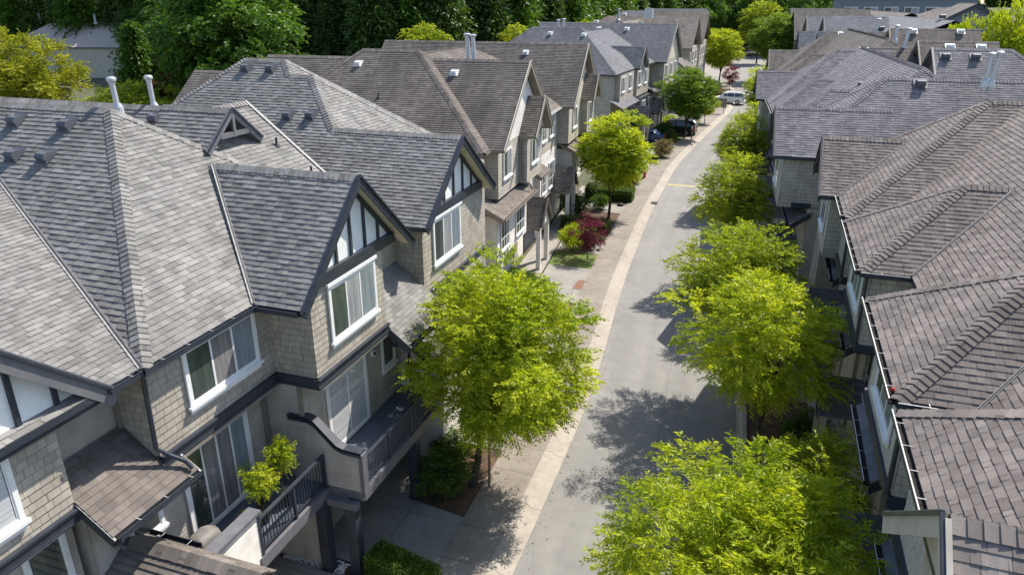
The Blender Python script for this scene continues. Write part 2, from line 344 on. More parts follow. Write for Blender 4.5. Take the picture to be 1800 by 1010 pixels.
class Bld:
    def __init__(s,name,label,cat,loc,rz,roof,trim,wall,lap,group=None,fine=True,gut='trim_navy',lip=None):
        s.t=thing(name,label,cat,loc,rz,group); s.roofm=roof; s.trim=trim; s.wall=wall; s.lap=lap; s.fine=fine; s.gut=gut; s.lip=lip or trim
        s.rm=MB(); s.sof=MB(); s.capl=[]; s.vl=[]; s.lift=.021; s.tabs=0
    def roof(s,x0,x1,y0,y1,ze=8.2,p=.785,axis='x',ends=('hip','hip'),skip='',caps_on=True,fine=None):
        fine=s.fine if fine is None else fine
        pl,ed=pts_roof(x0,x1,y0,y1,ze,p,axis,ends)
        for P,u,n_,t in pl:
            if t in skip: continue
            courses(s.rm,P,u,n_,fine=fine,lift=s.lift,tabs=s.tabs)
            dn=[q-V(0,0,.16) for q in P]; s.sof.face(dn[::-1])
            m=len(P)
            for i in range(m):
                a,b=P[i],P[(i+1)%m]
                if abs(a.z-ze)<1e-6 and abs(b.z-ze)<1e-6: s.sof.face([a-V(0,0,.16),b-V(0,0,.16),b-n_*.003,a-n_*.003],1)
        if caps_on:
            for a,b,m_,k in ed:
                if (b-a).length>.3:
                    s.cap(a,b,m_,k,.15 if fine else 1.2)
        return pl,ed
    def cap(s,a,b,m_,k,step=.15):
        mb=MB(); caps(mb,a,b,m_,k,step=step); s.capl.append(mb)
    def plane(s,P,up,n_,fine=None,thick=.14):
        P=[Vector(q) for q in P]; up=Vector(up).normalized(); n_=Vector(n_).normalized()
        courses(s.rm,P,up,n_,fine=s.fine if fine is None else fine,lift=s.lift,tabs=s.tabs)
        D=[q-V(0,0,thick) for q in P]; s.sof.face(D[::-1])
        for i in range(len(P)):
            a,b=P[i]-n_*.003,P[(i+1)%len(P)]-n_*.003; s.sof.face([a,D[i],D[(i+1)%len(P)],b],1)
    def barge(s,pe,pa,pe2,out,h=.24,w=.06,mat=None):
        """boards from eave tips pe,pe2 to apex pa; out = outward dir"""
        mb=MB(); out=Vector(out); o=out*(w/2+.004)
        for k,q in enumerate((pe,pe2)):
            q=Vector(q); a=Vector(pa); dirv=(a-q).normalized(); up=Vector((0,0,1))
            mb.bar(q+o-V(0,0,h/2-.05)-dirv*.05,a+o-V(0,0,h/2-.05)+(dirv*.02 if k==0 else V(0,0,0))-out*(.002*k),w-.004*k,h,up)
            # dark shingle mould on top
            mb.bar(q+out*(w+.02)-V(0,0,-.035)-dirv*.05,a+out*(w+.02)-V(0,0,-.035),.05,.05,up,mi=1)
        mb.build('bargeboard',[mat or s.trim,s.gut],s.t)
    def gutter(s,a,b,out,mat=None,straps=True,lip=None):
        a=Vector(a);b=Vector(b);out=Vector(out).normalized();d=(b-a).normalized(); mb=MB(); z=V(0,0,1)
        mb.bar(a+out*.065-z*.10,b+out*.065-z*.10,.13,.012); mb.bar(a+out*.13-z*.045,b+out*.13-z*.045,.012,.11)
        mb.bar(a+out*.006-z*.045,b+out*.006-z*.045,.008,.1,mi=0)
        mb.bar(a+out*.065-z*.075,b+out*.065-z*.075,.11,.03,mi=1)
        mb.bar(a+out*.133+z*.014,b+out*.133+z*.014,.022,.014,mi=2)
        L=(b-a).length
        if straps:
            for k in range(1,int(L/.72)+1): 
                q=a+d*(k*.72-.2); mb.bar(q+z*.018-out*.02,q+z*.018+out*.135,.013,.007,mi=3)
        mb.build('gutter',[mat or s.gut,'debris',lip or s.lip,'gutter_lip'],s.t)
    def valley(s,a,b,n0,n1,w=.05):
        a=Vector(a);b=Vector(b);d=(b-a).normalized(); n0=Vector(n0).normalized();n1=Vector(n1).normalized(); vm=MB(); s.vl.append(vm)
        for nn,sg in ((n0,1),(n1,-1)):
            wv=d.cross(nn).normalized()
            if wv.z<0: wv=-wv
            vm.face([a+nn*.034,a+wv*w+nn*.034,b+wv*w+nn*.034,b+nn*.034])
            vm.face([a+wv*w+nn*.034,a+wv*w+nn*.01,b+wv*w+nn*.01,b+wv*w+nn*.034])
            vm.face([a+wv*.028+nn*.037,a+nn*.037,b+nn*.037,b+wv*.028+nn*.037],1)
    def wallbox(s,x0,x1,y0,y1,z0,z1,kind='shake',faces='SE',fine=None,mat=None,corner=True):
        fine=s.fine if fine is None else fine
        mb=MB(); ex={'shake':.175,'lap':.105,'flat':9}[kind]; lf={'shake':.014,'lap':.012,'flat':0}[kind]
        F={'S':([V(x0,y0,z0),V(x1,y0,z0),V(x1,y0,z1),V(x0,y0,z1)],V(0,-1,0)),'E':([V(x1,y0,z0),V(x1,y1,z0),V(x1,y1,z1),V(x1,y0,z1)],V(1,0,0)),
           'N':([V(x1,y1,z0),V(x0,y1,z0),V(x0,y1,z1),V(x1,y1,z1)],V(0,1,0)),'W':([V(x0,y1,z0),V(x0,y0,z0),V(x0,y0,z1),V(x0,y1,z1)],V(-1,0,0))}
        for k,(P,nn) in F.items():
            if k in faces and kind!='flat': courses(mb,P,V(0,0,1),nn,ex=ex,lift=lf,fine=fine)
            mb.face(P)
        mb.face([V(x0,y0,z1),V(x1,y0,z1),V(x1,y1,z1),V(x0,y1,z1)])
        mb.build('wall',mat or {'shake':s.wall,'lap':s.lap,'flat':s.lap}[kind],s.t)
        return mb
    def board(s,a,b,w,h,mat=None,name='trim_board'):
        mb=MB(); mb.bar(a,b,w,h); mb.build(name,mat or s.trim,s.t)
    def finish(s):
        r=s.rm.build('roof',[s.roofm],s.t)
        for m_ in s.capl: m_.build('ridge_cap',[s.roofm],r)
        s.sof.build('soffit',[s.trim if s.trim!='trim_navy' else 'trim_slate',s.gut],r)
        for m_ in s.vl: m_.build('valley_flashing',['flash','black'],r)
        s.vl=[]; s.r=r
        return s
def win(par,P,r,n_,w,h,nv=2,tr=None,trim=.1,cur='curtain',sill=True,mat='white',gm='glass',head=False):
    """P = bottom-left corner of the casing, seen from outside"""
    P=Vector(P);r=Vector(r).normalized();n_=Vector(n_).normalized();z=V(0,0,1)
    f=MB(); fd=.05
    def b(u0,u1,v0,v1,d0,d1,mb=f,mi=0):
        c=[P+r*u+z*v+n_*d for d in (d0,d1) for u,v in ((u0,v0),(u1,v0),(u1,v1),(u0,v1))]
        for q in ((0,1,2,3),(7,6,5,4),(0,4,5,1),(1,5,6,2),(2,6,7,3),(3,7,4,0)): mb.face([c[k] for k in q],mi)
    b(0,trim,0,h,0,fd); b(w-trim,w,0,h,0,fd); b(trim,w-trim,h-trim,h,0,fd-.002); b(trim,w-trim,0,trim,0,fd-.002)
    if head: b(-.06,w+.06,h,h+.09,0,fd+.04)
    if sill: b(-.05,w+.05,-.045,.03,0,fd+.055); b(0,w,-.16,-.045,0,fd-.01)
    gi=trim+.035
    b(trim,gi,trim,h-trim,0,fd-.015); b(w-gi,w-trim,trim,h-trim,0,fd-.015); b(gi,w-gi,trim,gi,0,fd-.016); b(gi,w-gi,h-gi,h-trim,0,fd-.016)
    iw=w-2*gi
    for k in range(1,nv): u=gi+iw*k/nv; b(u-.028,u+.028,gi,h-gi,0,fd-.012)
    if tr: v=gi+(h-2*gi)*tr; b(gi,w-gi,v-.025,v+.025,0,fd-.014)
    fo=f.build('window',mat,par)
    for k in range(nv):
        g=MB(); u0=gi+iw*k/nv+.02;u1=gi+iw*(k+1)/nv-.02; o_=random.random()*20
        g.face([P+r*u0+z*gi+n_*.032,P+r*u1+z*gi+n_*.032,P+r*u1+z*(h-gi)+n_*.032,P+r*u0+z*(h-gi)+n_*.032],0,[(o_+u0,0),(o_+u1,0),(o_+u1,h),(o_+u0,h)])
        m_='glass_'+(cur if not(cur in('curtain','curtain_mauve') and k==0 and nv>1) else 'interior')
        if nv>2 and k==nv-1: m_='glass_curtain_blue'
        g.build('pane',m_,fo)
    return fo
def gable_face(B,x,sx,ya,yb,zb,yc,zt,p,mat='stucco',sticks=5,beam=True,stick=True):
    """triangular gable wall at local x facing sx; base zb from ya..yb, apex yc, zt"""
    mb=MB(); P=[V(x,ya,zb),V(x,yb,zb),V(x,yc,zt)]; 
    if sx<0: P=P[::-1]
    mb.face(P); mb.build('gable_wall',mat,B.t)
    if not stick: return
    tm=MB(); o=V(sx*.03,0,0)
    for k in range(sticks):
        y=ya+(yb-ya)*(k+1)/(sticks+1); hgt=(zt-zb)*(1-abs(y-yc)/((yb-ya)/2))
        if hgt>.25: tm.bar(V(x,y,zb)+o,V(x,y,zb+hgt-.06)+o,.06,.09,up=(0,1,0))
    for ye in (ya,yb): tm.bar(V(x,ye,zb)+o*1.1,V(x,yc,zt)+o*1.1,.07,.12,up=(0,0,1))
    if beam: tm.bar(V(x+sx*.06,ya-.05,zb-.09),V(x+sx*.06,yb+.05,zb-.09),.14,.3)
    tm.build('timber',B.trim if B.trim!='trim_slate' else 'trim_navy',B.t)
def railing(par,a,b,h=.95,step=.115,mat='trim_navy',posts=1.4):
    a=Vector(a);b=Vector(b);d=(b-a);L=d.length;d.normalize();z=V(0,0,1); mb=MB()
    mb.bar(a+z*h,b+z*h,.09,.05); mb.bar(a+z*.10,b+z*.10,.045,.05)
    k=0
    nb=int(L/step)
    for i in range(1,nb): q=a+d*(L*i/nb); mb.bar(q+z*.1,q+z*(h-.02),.022,.022,up=(1,0,0) if abs(d.x)>.5 else (0,1,0))
    npst=max(1,round(L/posts))
    for i in range(npst+1): q=a+d*(L*i/npst); mb.bar(q-z*.25,q+z*(h+.02),.07,.07,up=(1,0,0))
    return mb.build('railing',mat,par)
def roof_vent(B,x,y,n_,zf,col='lead',s=.3):
    """box vent at local x,y on plane z=zf(x,y)"""
    n_=Vector(n_).normalized(); u=(V(0,0,1)-n_*n_.z).normalized(); e=u.cross(n_); P=V(x,y,zf)
    mb=MB(); c=[]
    def q(a,b,c_): return P+e*a+u*b+n_*c_
    h=.17*s/.3; 
    prof=[(-s*.6,0),(-s*.6,h),(-s*.25,h*1.25),(s*.2,h*.9),(s*.6,.02)]
    for sgn in (-1,1):
        mb.face([q(sgn*s*.5,b,c_) for b,c_ in (prof if sgn<0 else prof[::-1])])
    for (b0,c0),(b1,c1) in zip(prof,prof[1:]): mb.face([q(-s*.5,b0,c0),q(-s*.5,b1,c1),q(s*.5,b1,c1),q(s*.5,b0,c0)][::-1])
    mb.face([q(-s*.8,-s*.75,.03),q(s*.8,-s*.75,.03),q(s*.8,s*.9,.03),q(-s*.8,s*.9,.03)])
    return mb.build('roof_vent',col,B.r)
def pipe(B,x,y,z0,z1,r=.11,lean=(0,0),cap=True,mat='metal'):
    mb=MB(); a=V(x,y,z0-.3);b=V(x+lean[0],y+lean[1],z1)
    mb.tube([a,b],r,12); mb.tube([V(x,y,z0-.15),V(x,y,z0+.12),V(x,y,z0+.22)],[r*2,r*1.7,r*1.05],12)
    if cap:
        mb.tube([b-V(0,0,.03),b+V(0,0,.02)],r*1.25,12); mb.tube([b+V(0,0,.02),b+V(0,0,.05),b+V(0,0,.11),b+V(0,0,.15)],[r*1.2,r*1.75,r*1.75,r*1.1],14)
    return mb.build('vent_pipe',mat,B.r,smooth=False)
def stub(B,x,y,z):
    mb=MB(); mb.tube([V(x,y,z-.1),V(x,y,z+.26)],.035,8); mb.tube([V(x,y,z-.02),V(x,y,z+.08)],[.11,.04],8); return mb.build('vent_stub','black',B.r)
def downpipe(B,pts,r=.045,mat=None):
    mb=MB(); mb.tube(pts,r,8); return mb.build('downpipe',mat or B.gut,B.t)
def prism_x(mb,x0,x1,yc,h,ze,p,mi=0): pass
# ---------------- near left building ----------------
P=.785; CP=(1+P*P)**.5
Su,Sn=V(0,1/CP,P/CP),V(0,-P,1); Nu,Nn=V(0,-1/CP,P/CP),V(0,P,1); Eu,En=V(-1/CP,0,P/CP),V(P,0,1); Wu,Wn=V(1/CP,0,P/CP),V(-P,0,1)
def near_left():
    B=Bld('townhouse','nearest grey shingle townhouse row with navy trim and two half-timbered gables','townhouse',(0,0,0),0,'roof_grey','trim_navy','shake','lap')
    B.tabs=1
    # main hip H2
    B.roof(-34,-11.1,9.7,20.2,ends=('gable','hip'))
    # block R behind
    B.plane([V(-11.15,16,8.2),V(-11.15,19.8,8.2),V(-15.9,19.8,11.93),V(-15.9,17.6,11.93),V(-14.3,16,10.67)],Eu,En)
    B.plane([V(-20.5,19.8,8.3),V(-20.5,17.6,8.3),V(-15.9,17.6,11.93),V(-15.9,19.8,11.93)],Wu,Wn,fine=False)
    B.plane([V(-30,13.6,8.96),V(-15,13.6,8.96),V(-15,17.5,12.02),V(-30,17.5,12.02)],Su,Sn)
    B.plane([V(-15,19.8,10.22),V(-30,19.8,10.22),V(-30,17.5,12.02),V(-15,17.5,12.02)],Nu,Nn,fine=False)
    B.cap(V(-30,17.5,12.02),V(-15,17.5,12.02),Sn,Nn)
    B.cap(V(-15.9,17.9,11.96),V(-15.9,19.8,11.96),En,Wn)
    # little open truss
    B.roof(-17,-14.6,16.3,18.6,ze=11.1,p=.85,ends=('gable','gable'))
    B.barge(V(-14.6,16.3,11.1),V(-14.6,17.45,12.08),V(-14.6,18.6,11.1),V(1,0,0),h=.2,mat='trim_slate')
    mb=MB(); mb.bar(V(-14.58,16.85,11.38),V(-14.58,18.05,11.38),.08,.14); mb.bar(V(-14.58,17.45,11.3),V(-14.58,17.45,11.95),.1,.1,up=(0,1,0)); mb.build('truss','trim_slate',B.t)
    # R gable end to the north
    mb=MB(); mb.face([V(-11.3,19.7,8),V(-20,19.7,8),V(-15.9,19.7,11.8)]); mb.build('gable_wall','shake',B.t)
    vm=MB(); vm.face([V(-11.15,19.72,8.26),V(-11.15,19.84,8.26),V(-15.9,19.84,11.99),V(-15.9,19.72,11.99)]); B.vl.append(vm)
    # far-left slope S1 and gable A
    q=.355; cq=(1+q*q)**.5
    B.plane([V(-11.15,1,8.2),V(-11.15,9.7,8.2),V(-20,13.7,8.2+q*8.85),V(-20,1,8.2+q*8.85)],V(-1/cq,0,q/cq),V(q,0,1))
    B.valley(V(-11.15,9.7,8.2),V(-20,13.7,8.2+q*8.85),V(q,0,1),Sn,w=.07)
    PA=.9; CA=(1+PA*PA)**.5
    B.plane([V(-11.2,3.4,8.07),V(-11.2,6.2,8.07+PA*2.8),V(-16,6.2,8.07+PA*2.8),V(-16,3.4,8.07)][::1],V(0,1/CA,PA/CA),V(0,-PA,1))
    B.plane([V(-11.2,9.0,8.07),V(-16,9.0,8.07),V(-16,6.2,8.07+PA*2.8),V(-11.2,6.2,8.07+PA*2.8)],V(0,-1/CA,PA/CA),V(0,PA,1))
    B.barge(V(-11.2,3.4,8.07),V(-11.2,6.2,10.59),V(-11.2,9.0,8.07),V(1,0,0),h=.34,mat='trim_slate')
    gable_face(B,-11.40,1,3.6,8.75,8.15,6.18,10.3,PA,sticks=6)
    # bay B
    PB=.9; CB=(1+PB*PB)**.5; yb=16.0; hb=2.88; zb=8.22+PB*hb
    B.plane([V(-14.6,yb-hb,8.22),V(-9.72,yb-hb,8.22),V(-9.72,yb,zb),V(-14.6,yb,zb)],V(0,1/CB,PB/CB),V(0,-PB,1))
    B.plane([V(-9.72,yb+hb,8.22),V(-14.6,yb+hb,8.22),V(-14.6,yb,zb),V(-9.72,yb,zb)],V(0,-1/CB,PB/CB),V(0,PB,1))
    B.cap(V(-14.1,yb,zb),V(-9.72,yb,zb),V(0,-PB,1),V(0,PB,1))
    B.barge(V(-9.72,yb-hb,8.22),V(-9.72,yb,zb),V(-9.72,yb+hb,8.22),V(1,0,0),h=.26)
    B.valley(V(-11.1,yb-hb,8.22),V(-14.2,yb-.05,zb-.03),En,V(0,-PB,1),w=.06)
    gable_face(B,-10.07,1,13.75,18.1,8.62,15.95,10.62,PB,sticks=5)
    so=MB(); 
    for a,b in ((13.2,8.25),(18.8,8.25)): so.face([V(-10.1,a,b-.12),V(-9.74,a,b-.12),V(-9.74,yb,zb-.17),V(-10.1,yb,zb-.17)])
    so.build('verge_soffit','cream',B.t)
    # block 3 with gable C (composite south slope)
    yd=20.16; yC=23.24; zC=8.2+P*(yC-yd); yE=25.293; zE=8.2+P*(yE-yd); xf=-9.87
    B.plane([V(-26.4,yd,8.2),V(xf,yd,8.2),V(xf,yC,zC),V(-23.32,yC,zC)],Su,Sn)
    B.plane([V(-23.32,yC,zC),V(-14.98,yC,zC),V(-17.033,yE,zE),V(-21.267,yE,zE)],Su,Sn)
    yF=25.95;zF=8.2+P*(yF-yd)
    B.plane([V(-21.267,yE,zE),V(-18.033,yE,zE),V(-18.69,yF,zF),V(-20.61,yF,zF)],Su,Sn)
    B.plane([V(-11.9,yd,8.2),V(-11.9,30.43,8.2),V(-17.033,yE,zE)],Eu,En)
    B.plane([V(-12.9,yd,8.2),V(-12.9,31.74,8.2),V(-18.69,yF,zF)],Eu,En)
    B.plane([V(-11.9,30.43,8.2),V(-20,30.43,8.2),V(-20,yE,zE),V(-17.033,yE,zE)],Nu,Nn,fine=False)
    B.plane([V(-12.9,31.74,8.2),V(-26.4,31.74,8.2),V(-20.61,yF,zF),V(-18.69,yF,zF)],Nu,Nn,fine=False)
    B.plane([V(-26.4,31.74,8.2),V(-26.4,yd,8.2),V(-20.61,yF,zF)],Wu,Wn,fine=False)
    B.plane([V(xf,26.3,8.2),V(-14,26.3,8.2),V(-14.98,yC,zC),V(xf,yC,zC)],Nu,Nn,fine=False)
    for a,b,m_,n_ in (((-14.98,yC,zC),(-17.033,yE,zE),Sn,En),((-17.033,yE,zE),(-18.033,yE,zE),Sn,Nn),((-18.033,yE,zE),(-18.69,yF,zF),Sn,En),((-18.69,yF,zF),(-20.61,yF,zF),Sn,Nn),((-26.4,yd,8.2),(-20.61,yF,zF),Sn,Wn),((-14.98,yC,zC),(xf,yC,zC),Sn,Nn),((-11.9,30.43,8.2),(-17.033,yE,zE),En,Nn),((-12.9,31.74,8.2),(-18.69,yF,zF),En,Nn)):
        B.cap(a,b,m_,n_)
    B.barge(V(xf,yd,8.2),V(xf,yC,zC),V(xf,26.32,8.2),V(1,0,0),h=.26)
    gable_face(B,-10.27,1,20.75,25.7,8.45,yC,10.3,P,sticks=5)
    so=MB()
    for a,b in ((20.3,8.2),(26.2,8.2)): so.face([V(-10.3,a,b-.12),V(xf-.02,a,b-.12),V(xf-.02,yC,zC-.17),V(-10.3,yC,zC-.17)])
    so.build('verge_soffit','cream',B.t)
    B.finish()
    # gutters and eaves
    B.gutter(V(-11.1,9.62,8.2),V(-11.1,13.15,8.2),V(1,0,0)); B.gutter(V(-11.95,9.7,8.2),V(-11.0,9.7,8.2),V(0,-1,0))
    B.gutter(V(-11.1,yb-hb,8.2),V(-9.8,yb-hb,8.2),V(0,-1,0),straps=False); B.gutter(V(-11.15,8.85,8.2),V(-11.15,9.6,8.2),V(1,0,0))
    B.gutter(V(-11.1,yd,8.2),V(-9.95,yd,8.2),V(0,-1,0),straps=False)
    # walls: upper shingle storey
    B.wallbox(-34,-11.3,9.85,20.1,5.95,8.15,'shake','SE')
    B.wallbox(-16,-10.05,13.85,17.5,5.95,8.62,'shake','SEN')
    B.wallbox(-16,-11.6,3.5,8.0,5.95,8.5,'shake','EN')
    B.wallbox(-20,-12.25,7.9,9.9,5.95,8.15,'flat','E')
    B.wallbox(-20,-10.25,20.55,26.0,5.6,8.45,'shake','SEN')
    B.wallbox(-24,-12.1,26,31,0,8.15,'lap','EN')
    # lower lap storeys
    B.wallbox(-34,-11.85,8.3,13.9,0,5.72,'lap','SE')
    B.wallbox(-16,-10.7,13.93,19.4,2.72,5.72,'lap','SEN'); B.wallbox(-16,-11.0,14.0,19.3,0,2.72,'lap','SEN')
    B.wallbox(-20,-11.25,17.4,20.7,0,8.15,'shake','E')
    B.wallbox(-20,-10.9,19.6,26,0,5.55,'lap','SEN')
    B.wallbox(-16,-12.0,2,8.1,0,5.72,'lap','EN')
    # belts
    def belt(pts,z=5.72,h=.27):
        mb=MB()
        for a,b in zip(pts,pts[1:]):
            a=Vector(a+(z+h/2,));b=Vector(b+(z+h/2,)); mb.bar(a,b,.12,h); mb.bar(a+V(0,0,h/2),b+V(0,0,h/2),.20,.05); mb.bar(a-V(0,0,h/2-.04),b-V(0,0,h/2-.04),.15,.04)
        mb.build('belt_course','trim_navy',B.t)
    belt([(-11.27,9.83),(-11.27,13.78)]); belt([(-11.28,13.84),(-10.0,13.84)]); belt([(-10.03,13.77),(-10.03,17.55)])
    belt([(-11.58,3.5),(-11.58,7.98)]); belt([(-10.22,20.5),(-10.22,26.05)],5.5,.25); belt([(-12.3,20.53),(-10.2,20.53)],5.5,.25)
    mb=MB(); mb.box((-11.85,9.85,5.64),(-11.2,13.9,5.71)); mb.box((-10.7,13.9,5.64),(-9.98,17.5,5.71)); mb.build('overhang_soffit','trim_taupe',B.t)
    # corner boards
    for q0,q1 in (((-11.83,13.72,2.8),(-11.76,13.84,5.64)),((-10.74,13.86,2.8),(-10.64,13.94,5.64)),((-12.2,9.74,5.98),(-12.14,9.84,8.0))):
        mb=MB(); mb.box(q0,q1); mb.build('corner_board','trim_taupe',B.t)
    # windows upper
    win(B.t,(-11.27,10.83,6.62),(0,1,0),(1,0,0),2.42,1.42,3,cur='curtain_mauve')
    win(B.t,(-10.02,14.60,6.66),(0,1,0),(1,0,0),2.38,1.58,3,cur='curtain',head=True)
    win(B.t,(-10.22,21.3,6.5),(0,1,0),(1,0,0),2.35,1.6,3,cur='curtain',head=True)
    win(B.t,(-11.57,5.0,6.45),(0,1,0),(1,0,0),2.05,1.75,2,cur='blind',head=True)
    # sliding doors
    def slider(P,w,h,nv,cur):
        o=win(B.t,P,(0,1,0),(1,0,0),w,h,nv,cur=cur,sill=False,trim=.12); o.name='sliding_door'
    slider((-11.82,10.75,2.84),2.35,2.45,4,'curtain_mauve'); slider((-10.67,15.0,2.84),2.15,2.3,2,'blind')
    win(B.t,(-10.68,18.15,3.95),(0,1,0),(1,0,0),.85,1.2,1,cur='interior')
    win(B.t,(-11.83,9.1,3.95),(0,1,0),(1,0,0),.95,1.0,1,cur='interior'); win(B.t,(-11.98,7.0,4.3),(0,1,0),(1,0,0),.9,1.2,1,cur='interior')
    # dryer vent, light on deck wall
    mb=MB(); mb.tube([V(-10.7,17.62,4.85),V(-10.6,17.62,4.85)],.11,12); mb.tube([V(-10.66,17.62,4.85),V(-10.58,17.62,4.85)],.06,12,mi=1); mb.build('wall_vent',['white','black'],B.t)
    # decks
    mb=MB(); mb.box((-11.85,8.9,2.55),(-10.15,13.88,2.79)); mb.build('deck_floor','deck',B.t)
    mb=MB(); mb.box((-10.75,14.02,2.5),(-9.1,19.4,2.79)); mb.build('deck_floor','deck',B.t)
    mb=MB(); mb.box((-10.16,10.9,2.42),(-10.02,14.0,2.74)); mb.box((-9.16,13.95,2.42),(-9.0,18.6,2.74)); mb.box((-11.9,13.84,2.5),(-9.0,13.96,2.74)); mb.box((-10.9,13.6,2.3),(-9.1,13.8,2.5)); mb.build('deck_beam','trim_slate',B.t)
    railing(B.t,V(-10.09,11.05,2.79),V(-10.09,13.75,2.79)); railing(B.t,V(-9.08,14.15,2.79),V(-9.08,18.2,2.79),.86)
    # curved divider wall between decks
    ys=13.86; prof=[(-11.1,4.72),(-10.5,4.72),(-10.3,4.64),(-9.72,4.06),(-9.5,3.98),(-8.98,3.96)]
    mb=MB(); mb.face([V(-11.1,ys,2.74),V(-8.98,ys,2.74)]+[V(x,ys,z) for x,z in prof[::-1]]); mb.face(([V(-11.1,ys+.16,2.74),V(-8.98,ys+.16,2.74)]+[V(x,ys+.16,z) for x,z in prof[::-1]])[::-1])
    mb.face([V(-8.98,ys,2.74),V(-8.98,ys+.16,2.74),V(-8.98,ys+.16,3.96),V(-8.98,ys,3.96)])
    courses(mb,[V(-11.1,ys,2.76),V(-8.98,ys,2.76),V(-8.98,ys,3.93),V(-11.1,ys,3.93)],V(0,0,1),V(0,-1,0),ex=.105,lift=.014)
    courses(mb,[V(-11.1,ys,3.93),V(-9.6,ys,3.93),V(-10.3,ys,4.6),V(-10.5,ys,4.68),V(-11.1,ys,4.68)],V(0,0,1),V(0,-1,0),ex=.105,lift=.014)
    mb.build('divider_wall','lap',B.t)
    mb=MB()
    for (x0,z0),(x1,z1) in zip(prof,prof[1:]): mb.bar(V(x0-.01,ys+.08,z0+.03),V(x1+.01,ys+.08,z1+.03),.26,.06)
    for (x0,z0),(x1,z1) in zip(prof,prof[1:]): mb.bar(V(x0,ys-.035,z0-.03),V(x1,ys-.035,z1-.03),.03,.13)
    mb.build('divider_cap','trim_navy',B.t)
    mb=MB(); mb.box((-9.05,ys-.03,2.72),(-8.93,ys+.19,3.94)); mb.build('divider_post','trim_slate',B.t)
    # posts
    for x,y in ((-9.23,17.25),(-9.33,13.78),(-10.15,13.6)):
        mb=MB(); mb.box((x-.15,y-.15,0),(x+.15,y+.15,2.45)); mb.box((x-.18,y-.18,0),(x+.18,y+.18,.16)); mb.build('deck_post','trim_navy',B.t)
    B.wallbox(-11.8,-10.25,9.9,10.1,0,2.5,'lap','SE'); B.wallbox(-11.85,-10.3,13.7,13.8,0,2.5,'lap','SE')
    # parapet of deck 1
    mb=MB(); mb.box((-10.24,9.3,2.4),(-10.08,11.0,3.95)); courses(mb,[V(-10.07,9.3,2.42),V(-10.07,11.0,2.42),V(-10.07,11.0,3.94),V(-10.07,9.3,3.94)],V(0,0,1),V(1,0,0),ex=.105,lift=.014)
    mb.build('parapet','lap_white',B.t)
    mb=MB(); mb.bar(V(-10.16,9.2,3.99),V(-10.16,11.08,3.99),.34,.08); mb.build('parapet_cap','trim_slate',B.t)
    mb=MB(); mb.box((-10.26,10.98,2.42),(-10.04,11.06,3.95)); mb.build('parapet_corner','trim_navy',B.t)
    # lean-to roof between A and H2
    p2=.79; c2=(1+p2*p2)**.5; u2,n2=V(-1/c2,0,p2/c2),V(p2,0,1)
    B2=MB(); courses(B2,[V(-10.8,8.0,5.5),V(-10.8,10.3,5.5),V(-11.15,10.3,5.777),V(-11.15,8.0,5.777)],u2,n2,lift=.016); courses(B2,[V(-11.15,8.0,5.777),V(-11.15,9.83,5.777),V(-12.2,9.83,6.606),V(-12.2,8.0,6.606)],u2,n2,lift=.016)
    o=B2.build('lean_to_roof','roof_brown',B.t)
    mb=MB(); mb.face([V(-10.8,8.0,5.5),V(-12.2,8.0,6.6),V(-12.2,8.0,6.35),V(-10.8,8.0,5.2)]); mb.bar(V(-10.82,8.02,5.36),V(-10.82,10.28,5.36),.03,.2); mb.bar(V(-11.6,8.0,5.99),V(-10.8,8.0,5.37),.05,.2)
    mb.bar(V(-11.3,10.3,5.72),V(-10.8,10.3,5.37),.05,.22); mb.build('lean_to_fascia','trim_navy',B.t)
    B.gutter(V(-10.8,8.05,5.5),V(-10.8,10.3,5.5),V(1,0,0))
    downpipe(B,[V(-11.2,9.72,8.1),V(-11.24,9.78,7.9),V(-11.22,9.72,6.3),V(-11.1,9.9,6.05),V(-10.92,10.12,5.8),V(-10.8,10.15,5.62)],.05,'trim_navy')
    downpipe(B,[V(-10.75,8.6,5.35),V(-11.5,8.75,4.9),V(-11.75,8.8,4.4),V(-11.7,8.9,4.2),V(-11.5,9.6,4.05)],.05,'trim_slate')
    # lean-to roof between B and C
    B2=MB(); courses(B2,[V(-9.35,17.55,5.35),V(-9.35,20.5,5.35),V(-11.25,20.5,6.85),V(-11.25,17.55,6.85)],u2,n2,lift=.016); B2.build('lean_to_roof','roof_grey',B.t)
    mb=MB(); mb.face([V(-9.35,17.55,5.35),V(-11.25,17.55,6.85),V(-11.25,17.55,6.6),V(-9.35,17.55,5.1)]); mb.bar(V(-10.0,17.53,5.72),V(-9.33,17.53,5.2),.05,.24); mb.build('lean_to_fascia','trim_navy',B.t)
    B.gutter(V(-9.35,17.55,5.35),V(-9.35,20.5,5.35),V(1,0,0))
    # entry block beyond deck 2
    mb=MB(); mb.box((-11,19.4,0),(-9.2,21.0,3.6)); mb.build('wall','lap_white',B.t)
    B2=MB(); courses(B2,[V(-9.0,19.2,3.6),V(-9.0,21.2,3.6),V(-10.9,21.2,5.1),V(-10.9,19.2,5.1)],u2,n2,lift=.016); B2.build('porch_roof','roof_slate',B.t)
    mb=MB(); mb.bar(V(-10.9,19.2,5.0),V(-9.0,19.2,3.5),.08,.2); mb.build('porch_fascia','trim_navy',B.t)
    downpipe(B,[V(-9.45,17.7,5.3),V(-10.2,18.0,5.0),V(-10.45,19.2,4.9),V(-10.3,19.3,4.2),V(-10.3,19.35,2.85)],.055,'trim_navy')
    # entry roof at the bottom edge, near corner
    yr=9.1; zr=4.35
